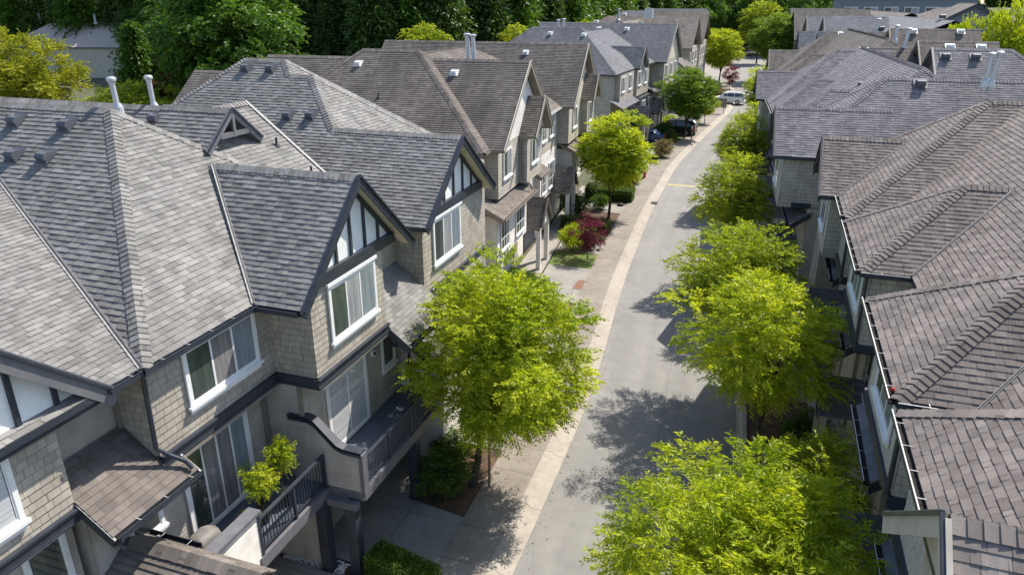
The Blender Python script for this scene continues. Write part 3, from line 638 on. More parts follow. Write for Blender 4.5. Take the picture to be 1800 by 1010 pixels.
    B3=MB(); courses(B3,[V(-11.9,7.2,zr-1.2),V(-8.4,7.2,zr-1.2),V(-8.4,yr,zr),V(-11.9,yr,zr)],V(0,1,.632),V(0,-.632,1),lift=.03); courses(B3,[V(-8.4,9.5,zr-.25),V(-11.9,9.5,zr-.25),V(-11.9,yr,zr),V(-8.4,yr,zr)],V(0,-1,.632),V(0,.632,1))
    o=B3.build('porch_roof','roof_brown',B.t); cm=MB(); caps(cm,V(-11.7,yr,zr+.02),V(-8.4,yr,zr+.02),V(0,-.632,1),V(0,.632,1),wd=.24); cm.build('ridge_cap','roof_brown',o)
    mb=MB(); mb.bar(V(-8.42,7.2,zr-1.3),V(-8.42,yr,zr-.1),.06,.22); mb.face([V(-8.45,7.4,zr-1.2),V(-8.45,9.5,zr-.3),V(-8.45,yr,zr-.1),V(-8.45,7.4,zr-1.25)]); mb.build('porch_fascia','trim_slate',B.t)
    B.gutter(V(-11.9,9.5,zr-.22),V(-10.4,9.5,zr-.22),V(0,1,0))
    mb=MB(); mb.box((-11.9,7.4,0),(-8.8,9.28,zr-1.2)); mb.build('wall','lap',B.t)
    # roof fittings
    for x,y in ((-19.16,14.45),(-17.33,14.43),(-18.33,13.55),(-17.27,13.57)): roof_vent(B,x,y,Sn,8.2+P*(y-9.7)+.02)
    for x,y in ((-19.2,17.05),(-17.0,17.1)): roof_vent(B,x,y,Sn,12.02-P*(17.5-y)+.02)
    for x,y in ((-20.24,25.5),(-19.05,25.5),(-17.1,23.6),(-16.13,23.65)): roof_vent(B,x,y,Sn,8.2+P*(y-yd)+.02)
    pipe(B,-16.5,15.35,12.2,12.95,.072,(-.06,0)); pipe(B,-17.6,17.7,11.9,12.75,.072,(-.04,0))
    stub(B,-14.4,19.1,10.75); stub(B,-13.3,19.2,9.9)
    return B
near_left()
# ---------------- further left rows (same plan, own frames) ----------------
def box(B,name,a,b,mat,par=None):
    mb=MB(); mb.box(a,b); return mb.build(name,mat,par or B.t)
def entry_porch(B,y,x0,x1,z=2.75,roof=None,hw=1.15):
    """small steep gable porch, ridge along x"""
    mb=MB(); p=1.3
    for sg in (-1,1):
        P_=[V(x0,y+sg*hw,z),V(x1,y+sg*hw,z),V(x1,y,z+p*hw),V(x0,y,z+p*hw)]
        if sg>0: P_=[P_[1],P_[0],P_[3],P_[2]]
        c=(1+p*p)**.5; courses(mb,P_,V(0,-sg/c,p/c),V(0,sg*p,1),fine=B.fine)
    mb.build('porch_roof',roof or B.roofm,B.t)
    B.barge(V(x1,y-hw,z),V(x1,y,z+p*hw),V(x1,y+hw,z),V(1,0,0),h=.16,mat='trim_taupe')
    mb=MB(); mb.face([V(x1-.1,y-hw+.1,z-.02),V(x1-.1,y+hw-.1,z-.02),V(x1-.1,y,z+p*hw-.25)]); mb.build('porch_gable',B.lap,B.t)
    box(B,'porch_post',(x1-.35,y-hw+.05,0),(x1-.1,y-hw+.3,z-.03),B.lap); box(B,'porch_post',(x1-.35,y+hw-.3,0),(x1-.1,y+hw-.05,z-.03),B.lap)
    box(B,'porch_beam',(x0,y-hw+.02,z-.2),(x1-.12,y-hw+.12,z-.04),B.trim)
def row2():
    B=Bld('townhouse','brown-roofed townhouse row with tall plain gables and small porch gables, behind the purple maple','townhouse',(-12.59,32.22,0),3,'roof_brown','trim_taupe','shakeR','lap_white','rows of townhouses on the left side of the street',True,'trim_taupe')
    zD=12.0
    B.roof(-14.2,0,0,10.9,p=.78,ends=('hip','hip'))                      # south hip
    B.roof(-20,-8,1.5,9.4,ze=8.2,p=.72,ends=('gable','gable'))        # low west wing
    B.roof(-15,.0,9,26,ze=8.2,p=.50,axis='y',ends=('gable','hip'),skip='W')
    B.roof(-15,.75,.9,10.62,p=(zD-8.2)/4.86,ends=('gable','gable'),skip='')   # gable D
    B.roof(-15,.95,16.9,25.9,p=.86,ends=('gable','gable'))   # gable G
    B.roof(-3,1.3,5.05,8.75,p=1.0,ze=8.2,ends=('gable','gable'))   # small gable E
    B.roof(-3,1.5,21.4,24.4,p=1.1,ze=8.2,ends=('gable','gable'))
    B.barge(V(.75,.9,8.2),V(.75,5.76,zD),V(.75,10.62,8.2),V(1,0,0),h=.2,mat='cream'); B.barge(V(1.3,5.05,8.2),V(1.3,6.9,10.05),V(1.3,8.75,8.2),V(1,0,0),h=.18,mat='cream')
    B.barge(V(.95,16.9,8.2),V(.95,21.4,12.07),V(.95,25.9,8.2),V(1,0,0),h=.2,mat='cream'); B.barge(V(1.5,21.4,8.2),V(1.5,22.9,9.85),V(1.5,24.4,8.2),V(1,0,0),h=.16,mat='cream')
    gable_face(B,.33,1,1.3,10.3,8.2,5.76,11.75,.78,mat='lap_white',stick=False)
    gable_face(B,.9,1,5.35,8.45,8.25,6.9,9.8,1,mat='cream',stick=False); gable_face(B,.5,1,17.2,25.6,8.2,21.4,11.8,.86,mat='cream',stick=False); gable_face(B,1.1,1,21.7,24.1,8.25,22.9,9.6,1,mat='cream',stick=False)
    roof_vents=((-9.0,4.6),(-3.2,4.5)); B.finish()
    B.gutter(V(0,0,8.2),V(0,.9,8.2),V(1,0,0)); B.gutter(V(-3,0,8.2),V(0,0,8.2),V(0,-1,0)); B.gutter(V(0,.9,8.2),V(.7,.9,8.2),V(0,-1,0),straps=False)
    B.gutter(V(0,10.6,8.2),V(0,17.2,8.2),V(1,0,0),straps=False,mat='white'); B.gutter(V(.0,16.9,8.2),V(.9,16.9,8.2),V(0,-1,0),straps=False)
    B.wallbox(-14,-.4,.4,10.5,5.6,8.15,'shake','SEN'); B.wallbox(-3,.3,1.35,5.2,5.6,8.4,'shake','SE'); B.wallbox(-3,.75,5.2,8.5,5.6,8.4,'shake','SEN')
    B.wallbox(-12,-.55,10.5,12.2,5.6,8.15,'shake','SE'); B.wallbox(-12,-.25,11.9,17.3,5.6,8.15,'shake','SEN'); B.wallbox(-12,.5,17.3,21.6,5.6,8.3,'shake','SEN'); B.wallbox(-12,1.0,21.6,24.3,5.6,8.3,'shake','SEN')
    for yy,ww,xx in ((2.1,1.5,.33),(6.0,1.6,.78),(12.4,1.3,-.22),(14.6,1.5,-.22),(18.6,1.4,.53),(22.1,1.5,1.03)): win(B.t,(xx,yy,6.45),(0,1,0),(1,0,0),ww,1.45,2,trim=.08,cur=random.choice(['interior','curtain']))
    # lower storeys and their lean-to roofs
    B.wallbox(-14,-.6,.4,26,0,5.6,'lap','SEN')
    B.wallbox(-6,.55,.3,5.9,2.6,5.0,'lap','SEN',mat='lap_white'); B.wallbox(-6,-.22,12.2,16.9,2.6,5.58,'lap','SEN',mat='lap_white'); B.wallbox(-6,.7,18,24.5,2.6,5.1,'lap','SEN',mat='lap_white')
    p2=.5;c2=(1+p2*p2)**.5
    for ya,yb,xe in ((-.1,6.3,1.0),(9.3,11.7,.6),(17.6,20.0,1.0),(20.2,25,1.2)):
        mb=MB(); courses(mb,[V(xe,ya,5.0),V(xe,yb,5.0),V(xe-1.7,yb,5.85),V(xe-1.7,ya,5.85)],V(-1/c2,0,p2/c2),V(p2,0,1)); mb.build('lean_to_roof','roof_brown',B.t)
        B.gutter(V(xe,ya,5.0),V(xe,yb,5.0),V(1,0,0),straps=False); mb=MB(); mb.face([V(xe,ya,5),V(xe-1.7,ya,5.85),V(xe-1.7,ya,5.6),V(xe,ya,4.8)]); mb.bar(V(xe-1.2,ya,5.45),V(xe,ya,4.87),.05,.2); mb.build('lean_to_fascia','trim_taupe',B.t)
    downpipe(B,[V(.55,5.15,8.1),V(.5,5.1,7.8),V(.5,5.1,5.9),V(.9,5.4,5.5),V(1.0,5.5,5.2)],.05)
    for yy,ww,xx,hh in ((.8,1.5,.58,1.7),(3.6,1.7,.58,1.7),(12.6,1.2,-.19,1.8),(14.4,1.7,-.19,1.8),(18.4,1.5,.73,1.6),(21.5,1.6,.73,1.6)): win(B.t,(xx,yy,3.0),(0,1,0),(1,0,0),ww,hh,3,tr=.35,trim=.08,cur='interior')
    for yy,a,b in ((7.6,-.8,1.35),(16.4,-.7,1.2),(25.0,-.6,1.8)):
        entry_porch(B,yy,a,b,2.7)
        box(B,'entry_door',(-.62,yy-.45,.1),(-.54,yy+.45,2.2),'lap_buff')
    for yy in (9.6,13.2,20.2): 
        mb=MB(); mb.box((-.62,yy-.1,.05),(-.52,yy+2.6,2.3)); mb.build('garage_door','darkpaint',B.t)
    # fittings
    roof_vent(B,-8.6,4.5,V(0,-.78,1),8.2+.78*4.5+.02,'ventw'); roof_vent(B,-3.2,4.9,V(0,-.78,1),8.2+.782*4.0+.02,'ventw')
    roof_vent(B,-6.6,20.0,V(0,-.86,1),8.2+.86*3.1+.02,'ventw'); roof_vent(B,-3.5,20.6,V(0,-.86,1),8.2+.86*3.7+.02,'ventw')
    stub(B,-6.6,2.6,10.25); pipe(B,-4.2,11.2,10.9,12.9,.13,(-.1,0)); pipe(B,-4.6,11.3,10.9,12.95,.13,(-.1,0))
    roof_vent(B,-8.5,18.3,V(0,-.86,1),9.42,'lead')
row2()
def row3():
    B=Bld('townhouse','slate blue-grey townhouse row with small tan gable, behind the brown-roofed row','townhouse',(-14.37,72.34,0),-3,'roof_slate','trim_navy','shakeR','lap_buff','rows of townhouses on the left side of the street',True,'trim_navy')
    B.roof(-16,0,0,10.6,p=.77,ends=('hip','hip')); B.roof(-14,.2,8,24,p=.5,axis='y',ends=('gable','gable'))
    B.roof(-8,.6,7.8,11.9,p=1.02,ends=('gable','gable')); B.roof(-16,1.6,17.2,27.8,p=.77,ends=('gable','gable'))
    B.barge(V(.6,7.8,8.2),V(.6,9.85,10.29),V(.6,11.9,8.2),V(1,0,0),h=.16,mat='cream'); B.barge(V(1.6,17.2,8.2),V(1.6,22.5,12.28),V(1.6,27.8,8.2),V(1,0,0),h=.2,mat='cream')
    gable_face(B,.2,1,8.1,11.6,8.25,9.85,9.95,1,mat='cream',stick=False); gable_face(B,1.2,1,17.5,27.5,8.2,22.5,12,.77,mat='cream',stick=False); B.finish()
    B.gutter(V(0,0,8.2),V(0,7.8,8.2),V(1,0,0),straps=False); B.gutter(V(.2,12,8.2),V(.2,17.5,8.2),V(1,0,0),straps=False)
    B.wallbox(-14,-.4,.4,24,5.5,8.15,'shake','SEN',fine=False); B.wallbox(-6,.1,1.4,7.2,5.4,8.15,'shake','SEN',fine=False); B.wallbox(-6,.2,8.4,14.2,5.2,8.3,'shake','SEN',fine=False,mat='lap_buff'); B.wallbox(-12,1.2,17.8,27.2,5.5,8.3,'shake','SEN',fine=False)
    B.wallbox(-14,-.5,.4,27,0,5.5,'lap','SEN',fine=False); B.wallbox(-6,.5,9,27,0,5.0,'lap','SEN',fine=False,mat='darkpaint')
    for yy,xx in ((2,.12),(4.9,.12),(8.9,.22),(11.8,.22),(18.6,1.22),(21.6,1.22),(24.5,1.22)): win(B.t,(xx,yy,6.3),(0,1,0),(1,0,0),1.4,1.5,2,trim=.08,cur='curtain')
    for yy,xx in ((10,.52),(13.5,.52),(19,.52)): win(B.t,(xx,yy,3.0),(0,1,0),(1,0,0),1.6,1.6,3,tr=.35,trim=.08,cur='interior')
    p2=.5;c2=(1+p2*p2)**.5
    for ya,yb,xe in ((-.1,7.2,.9),(14.6,17.4,1.1)):
        mb=MB(); courses(mb,[V(xe,ya,5.0),V(xe,yb,5.0),V(xe-1.5,yb,5.75),V(xe-1.5,ya,5.75)],V(-1/c2,0,p2/c2),V(p2,0,1)); mb.build('lean_to_roof','roof_slate',B.t); B.gutter(V(xe,ya,5.0),V(xe,yb,5.0),V(1,0,0),straps=False)
    for yy in (8,15.5): entry_porch(B,yy,-.6,1.8,2.8,hw=1.2); mb=MB(); mb.box((.5,yy+1.4,.05),(.58,yy+3.8,2.3)); mb.build('garage_door','darkpaint',B.t)
    for x,y in ((-8.4,4.5),(-4.7,4.4)): roof_vent(B,x,y,V(0,-.77,1),8.2+.77*y+.02,'ventw',.35)
    for x,y in ((-8,21.6),(-4.4,21.6)): roof_vent(B,x,y,V(0,-.77,1),8.2+.77*(y-17.2)+.02,'ventw',.4)
    pipe(B,-8.1,6.2,11.5,12.9,.13); pipe(B,-7.5,6.2,11.5,13.0,.13)
row3()
def row4():
    B=Bld('townhouse','white-sided townhouse with arched entry and broad brown roof at the bend','townhouse',(-15.3,108,0),0,'roof_brown','trim_taupe','lap_white','lap_white','rows of townhouses on the left side of the street',False,'trim_taupe')
    B.roof(-12,.5,0,14,p=.62,axis='y',ends=('gable','gable')); B.roof(-18,3.5,8,22,p=.62,ends=('hip','gable')); B.roof(-14,3.6,24,38,p=.7,ends=('hip','gable'))
    B.barge(V(-12,0,8.2),V(-5.75,0,12.07),V(.5,0,8.2),V(0,-1,0),h=.3)
    B.roof(-1,5.2,.5,8.5,ze=4.6,p=.8,axis='y',ends=('gable','gable'))
    mb=MB(); mb.face([V(-1,.9,4.6),V(5.2,.9,4.6),V(2.1,.9,7.0)]); mb.build('gable_wall','lap_white',B.t); B.barge(V(-1.2,.5,4.5),V(2.1,.5,7.1),V(5.4,.5,4.5),V(0,-1,0),h=.28)
    mb=MB(); mb.face([V(-11.5,.3,8.2),V(0,.3,8.2),V(-5.75,.3,11.8)]); mb.build('gable_wall','lap_white',B.t); B.finish()
    B.wallbox(-12,0,.3,13,0,8.15,'flat','SEN',mat='lap_white'); B.wallbox(-1,4.8,.9,8,0,4.6,'flat','SEN',mat='lap_white'); B.wallbox(-12,3,13,21.5,0,8.15,'flat','SEN',mat='lap_buff'); B.wallbox(-10,3.1,24.4,37.5,0,8.3,'flat','SEN',mat='lap_buff')
    # arch
    mb=MB(); pts=[V(1.6,.86,2.4),V(3.9,.86,2.4)]+[V(2.75+1.15*math.cos(a),.86,2.9+1.0*math.sin(a)) for a in np.linspace(0,PI,9)]; mb.face(pts); mb.build('entry_arch','trim_taupe',B.t)
    win(B.t,(1.9,.85,.3),(1,0,0),(0,-1,0),1.7,2.3,2,cur='curtain',sill=False); win(B.t,(-3.2,.25,2.2),(1,0,0),(0,-1,0),1.6,1.6,2,cur='curtain_mauve'); box(B,'corner_board',(4.7,.8,0),(4.95,.95,4.6),'white'); 
    for yy,xx in ((9.5,3.05),(14,3.05),(18,3.05),(26,3.15),(30,3.15),(34,3.15)): win(B.t,(xx,yy,5.9),(0,1,0),(1,0,0),1.5,1.6,2,cur='curtain'); win(B.t,(xx,yy,3),(0,1,0),(1,0,0),1.5,1.6,2,cur='interior')
    mb=MB(); mb.box((-4.6,12,12.3),(-3.4,13.2,13.7)); mb.build('chimney','metal',B.t); pipe(B,-9,14,11.9,13.5,.18)
    for x in (-12.5,-7): roof_vent(B,x,13.6,V(0,-.62,1),8.2+.62*5.6,'ventw',.5)
row4()
def row5():
    B=Bld('townhouse','farthest grey-roofed townhouse row at the top of the left side','townhouse',(-18,152,0),1,'roof_slate','trim_taupe','lap_buff','lap_white','rows of townhouses on the left side of the street',False,'trim_taupe')
    B.roof(-19,0,0,13,p=.72,ends=('hip','hip')); B.roof(-20,2.2,9,20,p=.78,ends=('hip','gable')); B.roof(-16,2.5,26,38,p=.8,ends=('hip','gable')); B.roof(-19,.5,8,44,p=.4,axis='y',ends=('hip','hip')); B.finish()
    B.wallbox(-20,-.3,.4,12.5,0,8.15,'flat','SEN',mat='lap_white'); B.wallbox(-12,1.8,9.4,19.6,0,8.15,'flat','SEN',mat='lap_white'); B.wallbox(-12,.2,12,43,0,8.1,'flat','SEN',mat='lap_buff'); B.wallbox(-12,2.1,26.4,37.6,0,8.15,'flat','SEN',mat='lap_white')
    for yy,xx in ((2,-.27),(6,-.27),(10.5,1.83),(15,1.83),(28,2.13),(33,2.13)):
        for z in (2.8,5.9): win(B.t,(xx,yy,z),(0,1,0),(1,0,0),1.7,1.7,2,cur='interior')
    for x in (-17,-12,-5): roof_vent(B,x,5.5,V(0,-.72,1),8.2+.72*5.5,'ventw',.5)
row5()

# ---------------- right rows ----------------
def right_row(label,loc,rz,roofm,units,y0,y1,fine,trim='trim_navy',lip='gutter_lip',wall='shakeR',det=True,xm=9.6,extra=(),tabs=0):
    """local x runs away from the street; eave line of the wings at x=0, main eave at x=1.25"""
    B=Bld('townhouse',label,'townhouse',loc,rz,roofm,trim,wall,'lap_buff','rows of townhouses on the right side of the street',fine,trim,lip)
    p=.77; B.lift=.016; B.tabs=tabs
    big=[u for u in units if u['k']=='hip']
    B.roof(1.25,1.25+xm,big[0]['y']-big[0]['h']+.12,big[-1]['y']+big[-1]['h']-.12,p=p,axis='y',ends=('hip','hip'))
    for u in units:
        y,h=u['y'],u['h']; k=u['k']
        if k=='hip':
            B.roof(0,u.get('xb',8),y-h,y+h,p=p,ends=('hip','gable'))
        else:
            B.roof(u.get('x',-.75),4.5,y-h,y+h,p=p,ends=('gable','gable'),ze=8.2+u.get('dz',0))
    for (xa,xb_,yc,h_,ze_,en) in extra:
        B.roof(xa,xb_,yc-h_,yc+h_,p=p,ze=ze_,ends=('gable',en)); B.barge(V(xa,yc-h_,ze_),V(xa,yc,ze_+p*h_),V(xa,yc+h_,ze_),V(-1,0,0),h=.2); gable_face(B,xa+.3,-1,yc-h_+.2,yc+h_-.2,ze_,yc,ze_+p*h_-.25,p,mat='trim_taupe',stick=False)
    B.finish()
    for i,u in enumerate(units):
        y,h=u['y'],u['h']; k=u['k']
        if k=='hip':
            B.gutter(V(0,y-h,8.2),V(0,y+h,8.2),V(-1,0,0),straps=fine); B.gutter(V(0,y-h,8.2),V(1.2,y-h,8.2),V(0,-1,0),straps=fine)
            B.wallbox(.35,4,y-h+.35,y+h-.35,5.7,8.15,'shake','SWN',fine=fine); win(B.t,(.32,y+1.2,6.5),(0,-1,0),(-1,0,0),2.4,1.4,3,cur='curtain',trim=.09)
            B.wallbox(1.2,4,y-h+.2,y+h-.2,0,5.7,'lap','SWN',fine=fine); mb=MB(); mb.bar(V(.32,y-h+.3,5.8),V(.32,y+h-.3,5.8),.1,.26); mb.bar(V(.3,y-h+.3,5.8),V(1.2,y-h+.3,5.8),.1,.26); mb.build('belt_course',trim,B.t)
            win(B.t,(1.17,y+1.1,3.2),(0,-1,0),(-1,0,0),2.2,1.7,3,tr=.35,cur='interior',trim=.09)
        else:
            x=u.get('x',-.75); zr=8.2+p*h
            B.barge(V(x,y-h,8.2),V(x,y,zr),V(x,y+h,8.2),V(-1,0,0),h=.3,mat=u.get('bm')); gable_face(B,x+.4,-1,y-h+.3,y+h-.3,8.25,y,zr-.25,p,mat='cream',stick=False)
            B.wallbox(x+.45,4,y-h+.35,y+h-.35,5.7,8.3,'shake','SWN',fine=fine); win(B.t,(x+.42,y+1,6.4),(0,-1,0),(-1,0,0),2.0,1.5,2,cur='curtain',trim=.09)
            B.wallbox(1.1,4,y-h+.2,y+h-.2,0,5.7,'lap','SWN',fine=fine)
        if det:
            # lean-to roof over the mid storey and low porch roof
            q=.62;cq=(1+q*q)**.5
            mb=MB(); courses(mb,[V(.3,y+h+.5,4.95),V(.3,y-.4 if k=='hip' else y-h,4.95),V(1.25,y-.4 if k=='hip' else y-h,5.54),V(1.25,y+h+.5,5.54)],V(1/cq,0,q/cq),V(-q,0,1),fine=fine); mb.build('lean_to_roof','roof_slate',B.t)
            ya=y-.4 if k=='hip' else y-h
            B.gutter(V(.3,ya,4.95),V(.3,y+h+.5,4.95),V(-1,0,0),straps=fine); mb=MB(); mb.face([V(.3,ya,4.9),V(.3,ya,4.6),V(1.2,ya,5.3),V(1.2,ya,5.55)]); mb.build('lean_to_fascia',trim,B.t)
            if u.get('porch',True):
                yp=y+h*.15
                mb=MB()
                for sg in (-1,1):
                    pp=1.0;c=(2)**.5; a=yp+sg*1.0; P_=[V(1.3,a,2.55),V(-.15,a,2.55),V(-.15,yp,3.55),V(1.3,yp,3.55)]
                    if sg<0: P_=[V(-.15,a,2.55),V(1.3,a,2.55),V(1.3,yp,3.55),V(-.15,yp,3.55)]
                    courses(mb,P_,V(0,-sg/c,1/c),V(0,sg*1.0,1),fine=fine)
                mb.build('porch_roof','roof_slate',B.t)
                B.barge(V(-.15,yp-1,2.55),V(-.15,yp,3.55),V(-.15,yp+1,2.55),V(-1,0,0),h=.18,mat='trim_slate'); mb=MB(); mb.face([V(-.05,yp-.9,2.5),V(-.05,yp+.9,2.5),V(-.05,yp,3.4)][::-1]); mb.build('porch_gable','lap_buff',B.t)
                for s_ in (-1,1): box(B,'porch_post',(-.05,yp+s_*.85-.1,0),(.12,yp+s_*.85+.1,2.5),'lap_buff')
                downpipe(B,[V(.1,y-h+.25,8.1),V(.25,y-h+.4,7.9),V(.28,y-h+.45,5.9),V(.5,y-h+1.0,5.6),V(.4,y-h+1.6,5.35)] if k=='hip' else [V(.6,y+h,8),V(.6,y+h,5.8)],.05)
    B.wallbox(1.6,1.1+xm,y0+.3,y1-.3,0,8.15,'lap','SWEN',fine=fine)
    return B
# nearest right row: frame at x=2.86
B=right_row('nearest right townhouse row, warm taupe stepped hip roofs with white-lipped gutters',(2.86,0,0),0,'roof_taupe',
  [dict(k='gable',y=7.35,h=2.3,x=-.55,bm='lap_buff'),dict(k='hip',y=8.4,h=4.45),dict(k='hip',y=15.83,h=2.58,xb=6),dict(k='hip',y=22.98,h=2.58,xb=6),dict(k='hip',y=30.55,h=4.48),dict(k='gable',y=31.2,h=2.35,x=-.65)],2.5,35.5,True,tabs=1)
# big near gable cap with visible board
B.valley(V(1.25,20.4,8.2),V(3.7,22.85,10.09),V(0,-.77,1),V(-.77,0,1)); B.valley(V(1.25,13.2,8.2),V(3.7,15.7,10.09),V(0,-.77,1),V(-.77,0,1)); B.valley(V(0,28.85,8.2),V(2.35,31.2,10.01),V(0,-.77,1),V(-.77,0,1))
B.valley(V(3.75,23,10.13),V(7.0,26.2,12.6),V(0,-.77,1),V(-.77,0,1)) if False else None
for m_ in B.vl: m_.build('valley_flashing',['flash','black'],B.r)

B=right_row('plum-grey shingle townhouse row with long ridges and paired flues, second on the right',(1.75,29.6,0),4,'roof_plum',
  [dict(k='gable',y=9.1,h=2.51,x=-.75),dict(k='hip',y=10.87,h=4.22,xb=10.3),dict(k='hip',y=16.9,h=2.58,xb=6),dict(k='hip',y=23.2,h=2.58,xb=6),dict(k='hip',y=29.6,h=4.48),dict(k='gable',y=30.6,h=2.35,x=-.7)],4.5,35,True,lip='gutter_lip',tabs=1.6,extra=[(8.3,16.5,20.0,4.1,9.2,'hip')])
for x,y in ((7.3,8.4),(5.4,15.6),(4.6,28.2),(9,28.2),(12,28.2)):
    pass
for x,y,zc in ((5.74,10.5,11.2),(4.35,17.2,10.4),(7.02,29.0,11.25),(8.9,19.4,11.9),(10.44,19.4,11.9)): roof_vent(B,x,y,V(0,-.77,1),zc+.03,'lead',.38)
pipe(B,8.1,9.3,11.45,12.65,.1,(.04,0)); pipe(B,8.35,9.35,11.45,12.7,.1,(.12,0))
B.roof(4.0,12,12.6,19.6,ze=9.1,p=.82,ends=('gable','hip')) if False else None
B=right_row('brown shingle townhouse row with pale ridge strip, third on the right',(1.9,60.5,0),4,'roof_brown',
  [dict(k='gable',y=2.0,h=2.35,x=-.6),dict(k='hip',y=3.0,h=4.48),dict(k='hip',y=10.5,h=2.58),dict(k='hip',y=17,h=2.58),dict(k='hip',y=24.6,h=4.9,xb=12),dict(k='gable',y=25.5,h=2.35)],-1.5,30,True,trim='trim_taupe',xm=10.5,extra=[(8,13.2,1.6,4.0,9.1,'gable'),(9.5,17.2,20,4.2,9.2,'gable')])
for x,y,z in ((4.6,2.6,11.37),(10,1.0,11.8),(12,1.0,11.8),(5.9,24.2,11.7),(11.5,19.5,12.2),(15.5,19.5,12.2)): roof_vent(B,x,y,V(0,-.77,1),z,'ventw',.42)
pipe(B,7.4,3.1,11.5,12.9,.13,(.15,0)); pipe(B,8.1,10,11.8,12.9,.13); pipe(B,9.0,24,11.5,13.1,.14,(.15,0))
def far_right(label,loc,rz,roofm,spec,main,trim='trim_navy'):
    B=Bld('townhouse',label,'townhouse',loc,rz,roofm,trim,'lap_buff','lap_buff','rows of townhouses on the right side of the street',False,trim,'trim_navy')
    x0,x1,y0,y1,p=main; B.roof(x0,x1,y0,y1,p=p,axis='y',ends=('gable','gable')); B.wallbox(x0+.4,x1-.4,y0+.4,y1-.4,0,8.1,'flat','SWNE',mat='lap_buff')
    for (x,y,h,pp,xb,ze) in spec:
        B.roof(x,xb,y-h,y+h,p=pp,ze=ze,ends=('gable','gable')); zr=ze+pp*h
        B.barge(V(x,y-h,ze),V(x,y,zr),V(x,y+h,ze),V(-1,0,0),h=.22); gable_face(B,x+.35,-1,y-h+.2,y+h-.2,ze+.03,y,zr-.2,pp,mat='cream',stick=False)
        B.wallbox(x+.4,xb,y-h+.3,y+h-.3,0,ze+.05,'flat','SWN',mat='lap_buff')
        for z in (ze-2,ze-4.8): win(B.t,(x+.37,y+.8,z),(0,-1,0),(-1,0,0),1.6,1.5,2,cur='interior')
        win(B.t,(x+.9,y-h+.27,ze-2.1),(1,0,0),(0,-1,0),1.2,1.6,2,cur='curtain')
    B.finish(); return B
B=far_right('grey-roofed row with a line of narrow pointed gables, fourth on the right',(7.0,97,0),5,'roof_slate',
  [(-2.2,3,3.4,1.05,6,7.6),(-3.6,10,3.4,1.05,6,7.6),(0,16,6.2,.75,8,8.2),(-1,26,6,.75,8,8.2)],(0,22,-2,34,.42))
for x,y in ((5,3),(11,3),(14,8),(7,14)): roof_vent(B,x,y,V(0,-.1,1),8.4+.42*min(x,22-x),'lead',.6)
B=far_right('brown-roofed row with dark gable ends, last on the right side',(7.2,136,0),6,'roof_brown',[(-2,5,5.5,.8,8,8.2),(-3,18,6,.85,10,8.2),(-2,32,6,.85,10,8.2)],(0,24,-2,42,.4),'trim_navy')
# big dark hall at the top right corner
B=Bld('apartment_building','long dark grey building with broad brown gables above the clipped trees, top right','building',(18.5,120,0),0,'roof_brown','trim_navy','darkpaint','darkpaint',fine=False)
B.roof(0,13,0,12,ze=10.9,p=.55,ends=('gable','gable'),axis='y'); B.roof(13.3,30,1,12,ze=10.9,p=.42,axis='y',ends=('hip','gable')); B.roof(-2,40,10,24,ze=11,p=.4,ends=('hip','hip'))
B.barge(V(0,0,10.9),V(6.5,0,14.47),V(13,0,10.9),V(0,-1,0),h=.4); gable_face(B,0,-1,0,0.01,8,0.005,8.1,1,stick=False,mat='darkpaint') if False else None
mb=MB(); mb.face([V(.4,.6,10.9),V(12.6,.6,10.9),V(6.5,.6,14.2)]); mb.build('gable_wall','hall',B.t); B.finish()
B.wallbox(.5,12.5,.65,12,0,10.9,'flat','SWEN',mat='hall'); B.wallbox(13.6,29.6,1.4,12,0,10.9,'flat','SWEN',mat='hall'); B.wallbox(-1.5,39.5,10.4,23.5,0,10.9,'flat','SWEN',mat='darkpaint')
for x in (2,5.5,9,15,20,25): 
    for z in (5.2,8.4): win(B.t,(x,.6 if x<13 else 1.35,z),(1,0,0),(0,-1,0),2.2,1.7,2,cur='curtain',sill=False)
B=Bld('apartment_building','dark grey flat-fronted block with rows of pale windows at the top edge','building',(15,185,0),0,'roof_slate','trim_navy','hall','hall',fine=False)
B.roof(-4,24,0,16,ze=15.4,p=.12,ends=('hip','hip')); B.finish(); B.wallbox(-3.5,23.5,.5,15.5,0,15.4,'flat','SWEN',mat='hall')
for k in range(6):
    for z in (5.0,8.3,11.6): win(B.t,(-2+k*4,.45,z),(1,0,0),(0,-1,0),2.8,1.9,2,cur='curtain',sill=False)
B=Bld('low_building','low flat-topped building with pale hip roof among the trees, upper left','building',(-150,113,0),14,'roof_far','trim_taupe','lap_buff','lap_buff',fine=False)
B.roof(0,38,0,17,ze=6.0,p=.6,ends=('hip','hip')); B.finish(); B.wallbox(.5,37.5,.5,16.5,0,5.9,'flat','SWEN',mat='lap_buff')
for x,y in ((4,8.5),(14,8.5),(18,6)): pipe(B,x,y,10.5,12.2,.25)
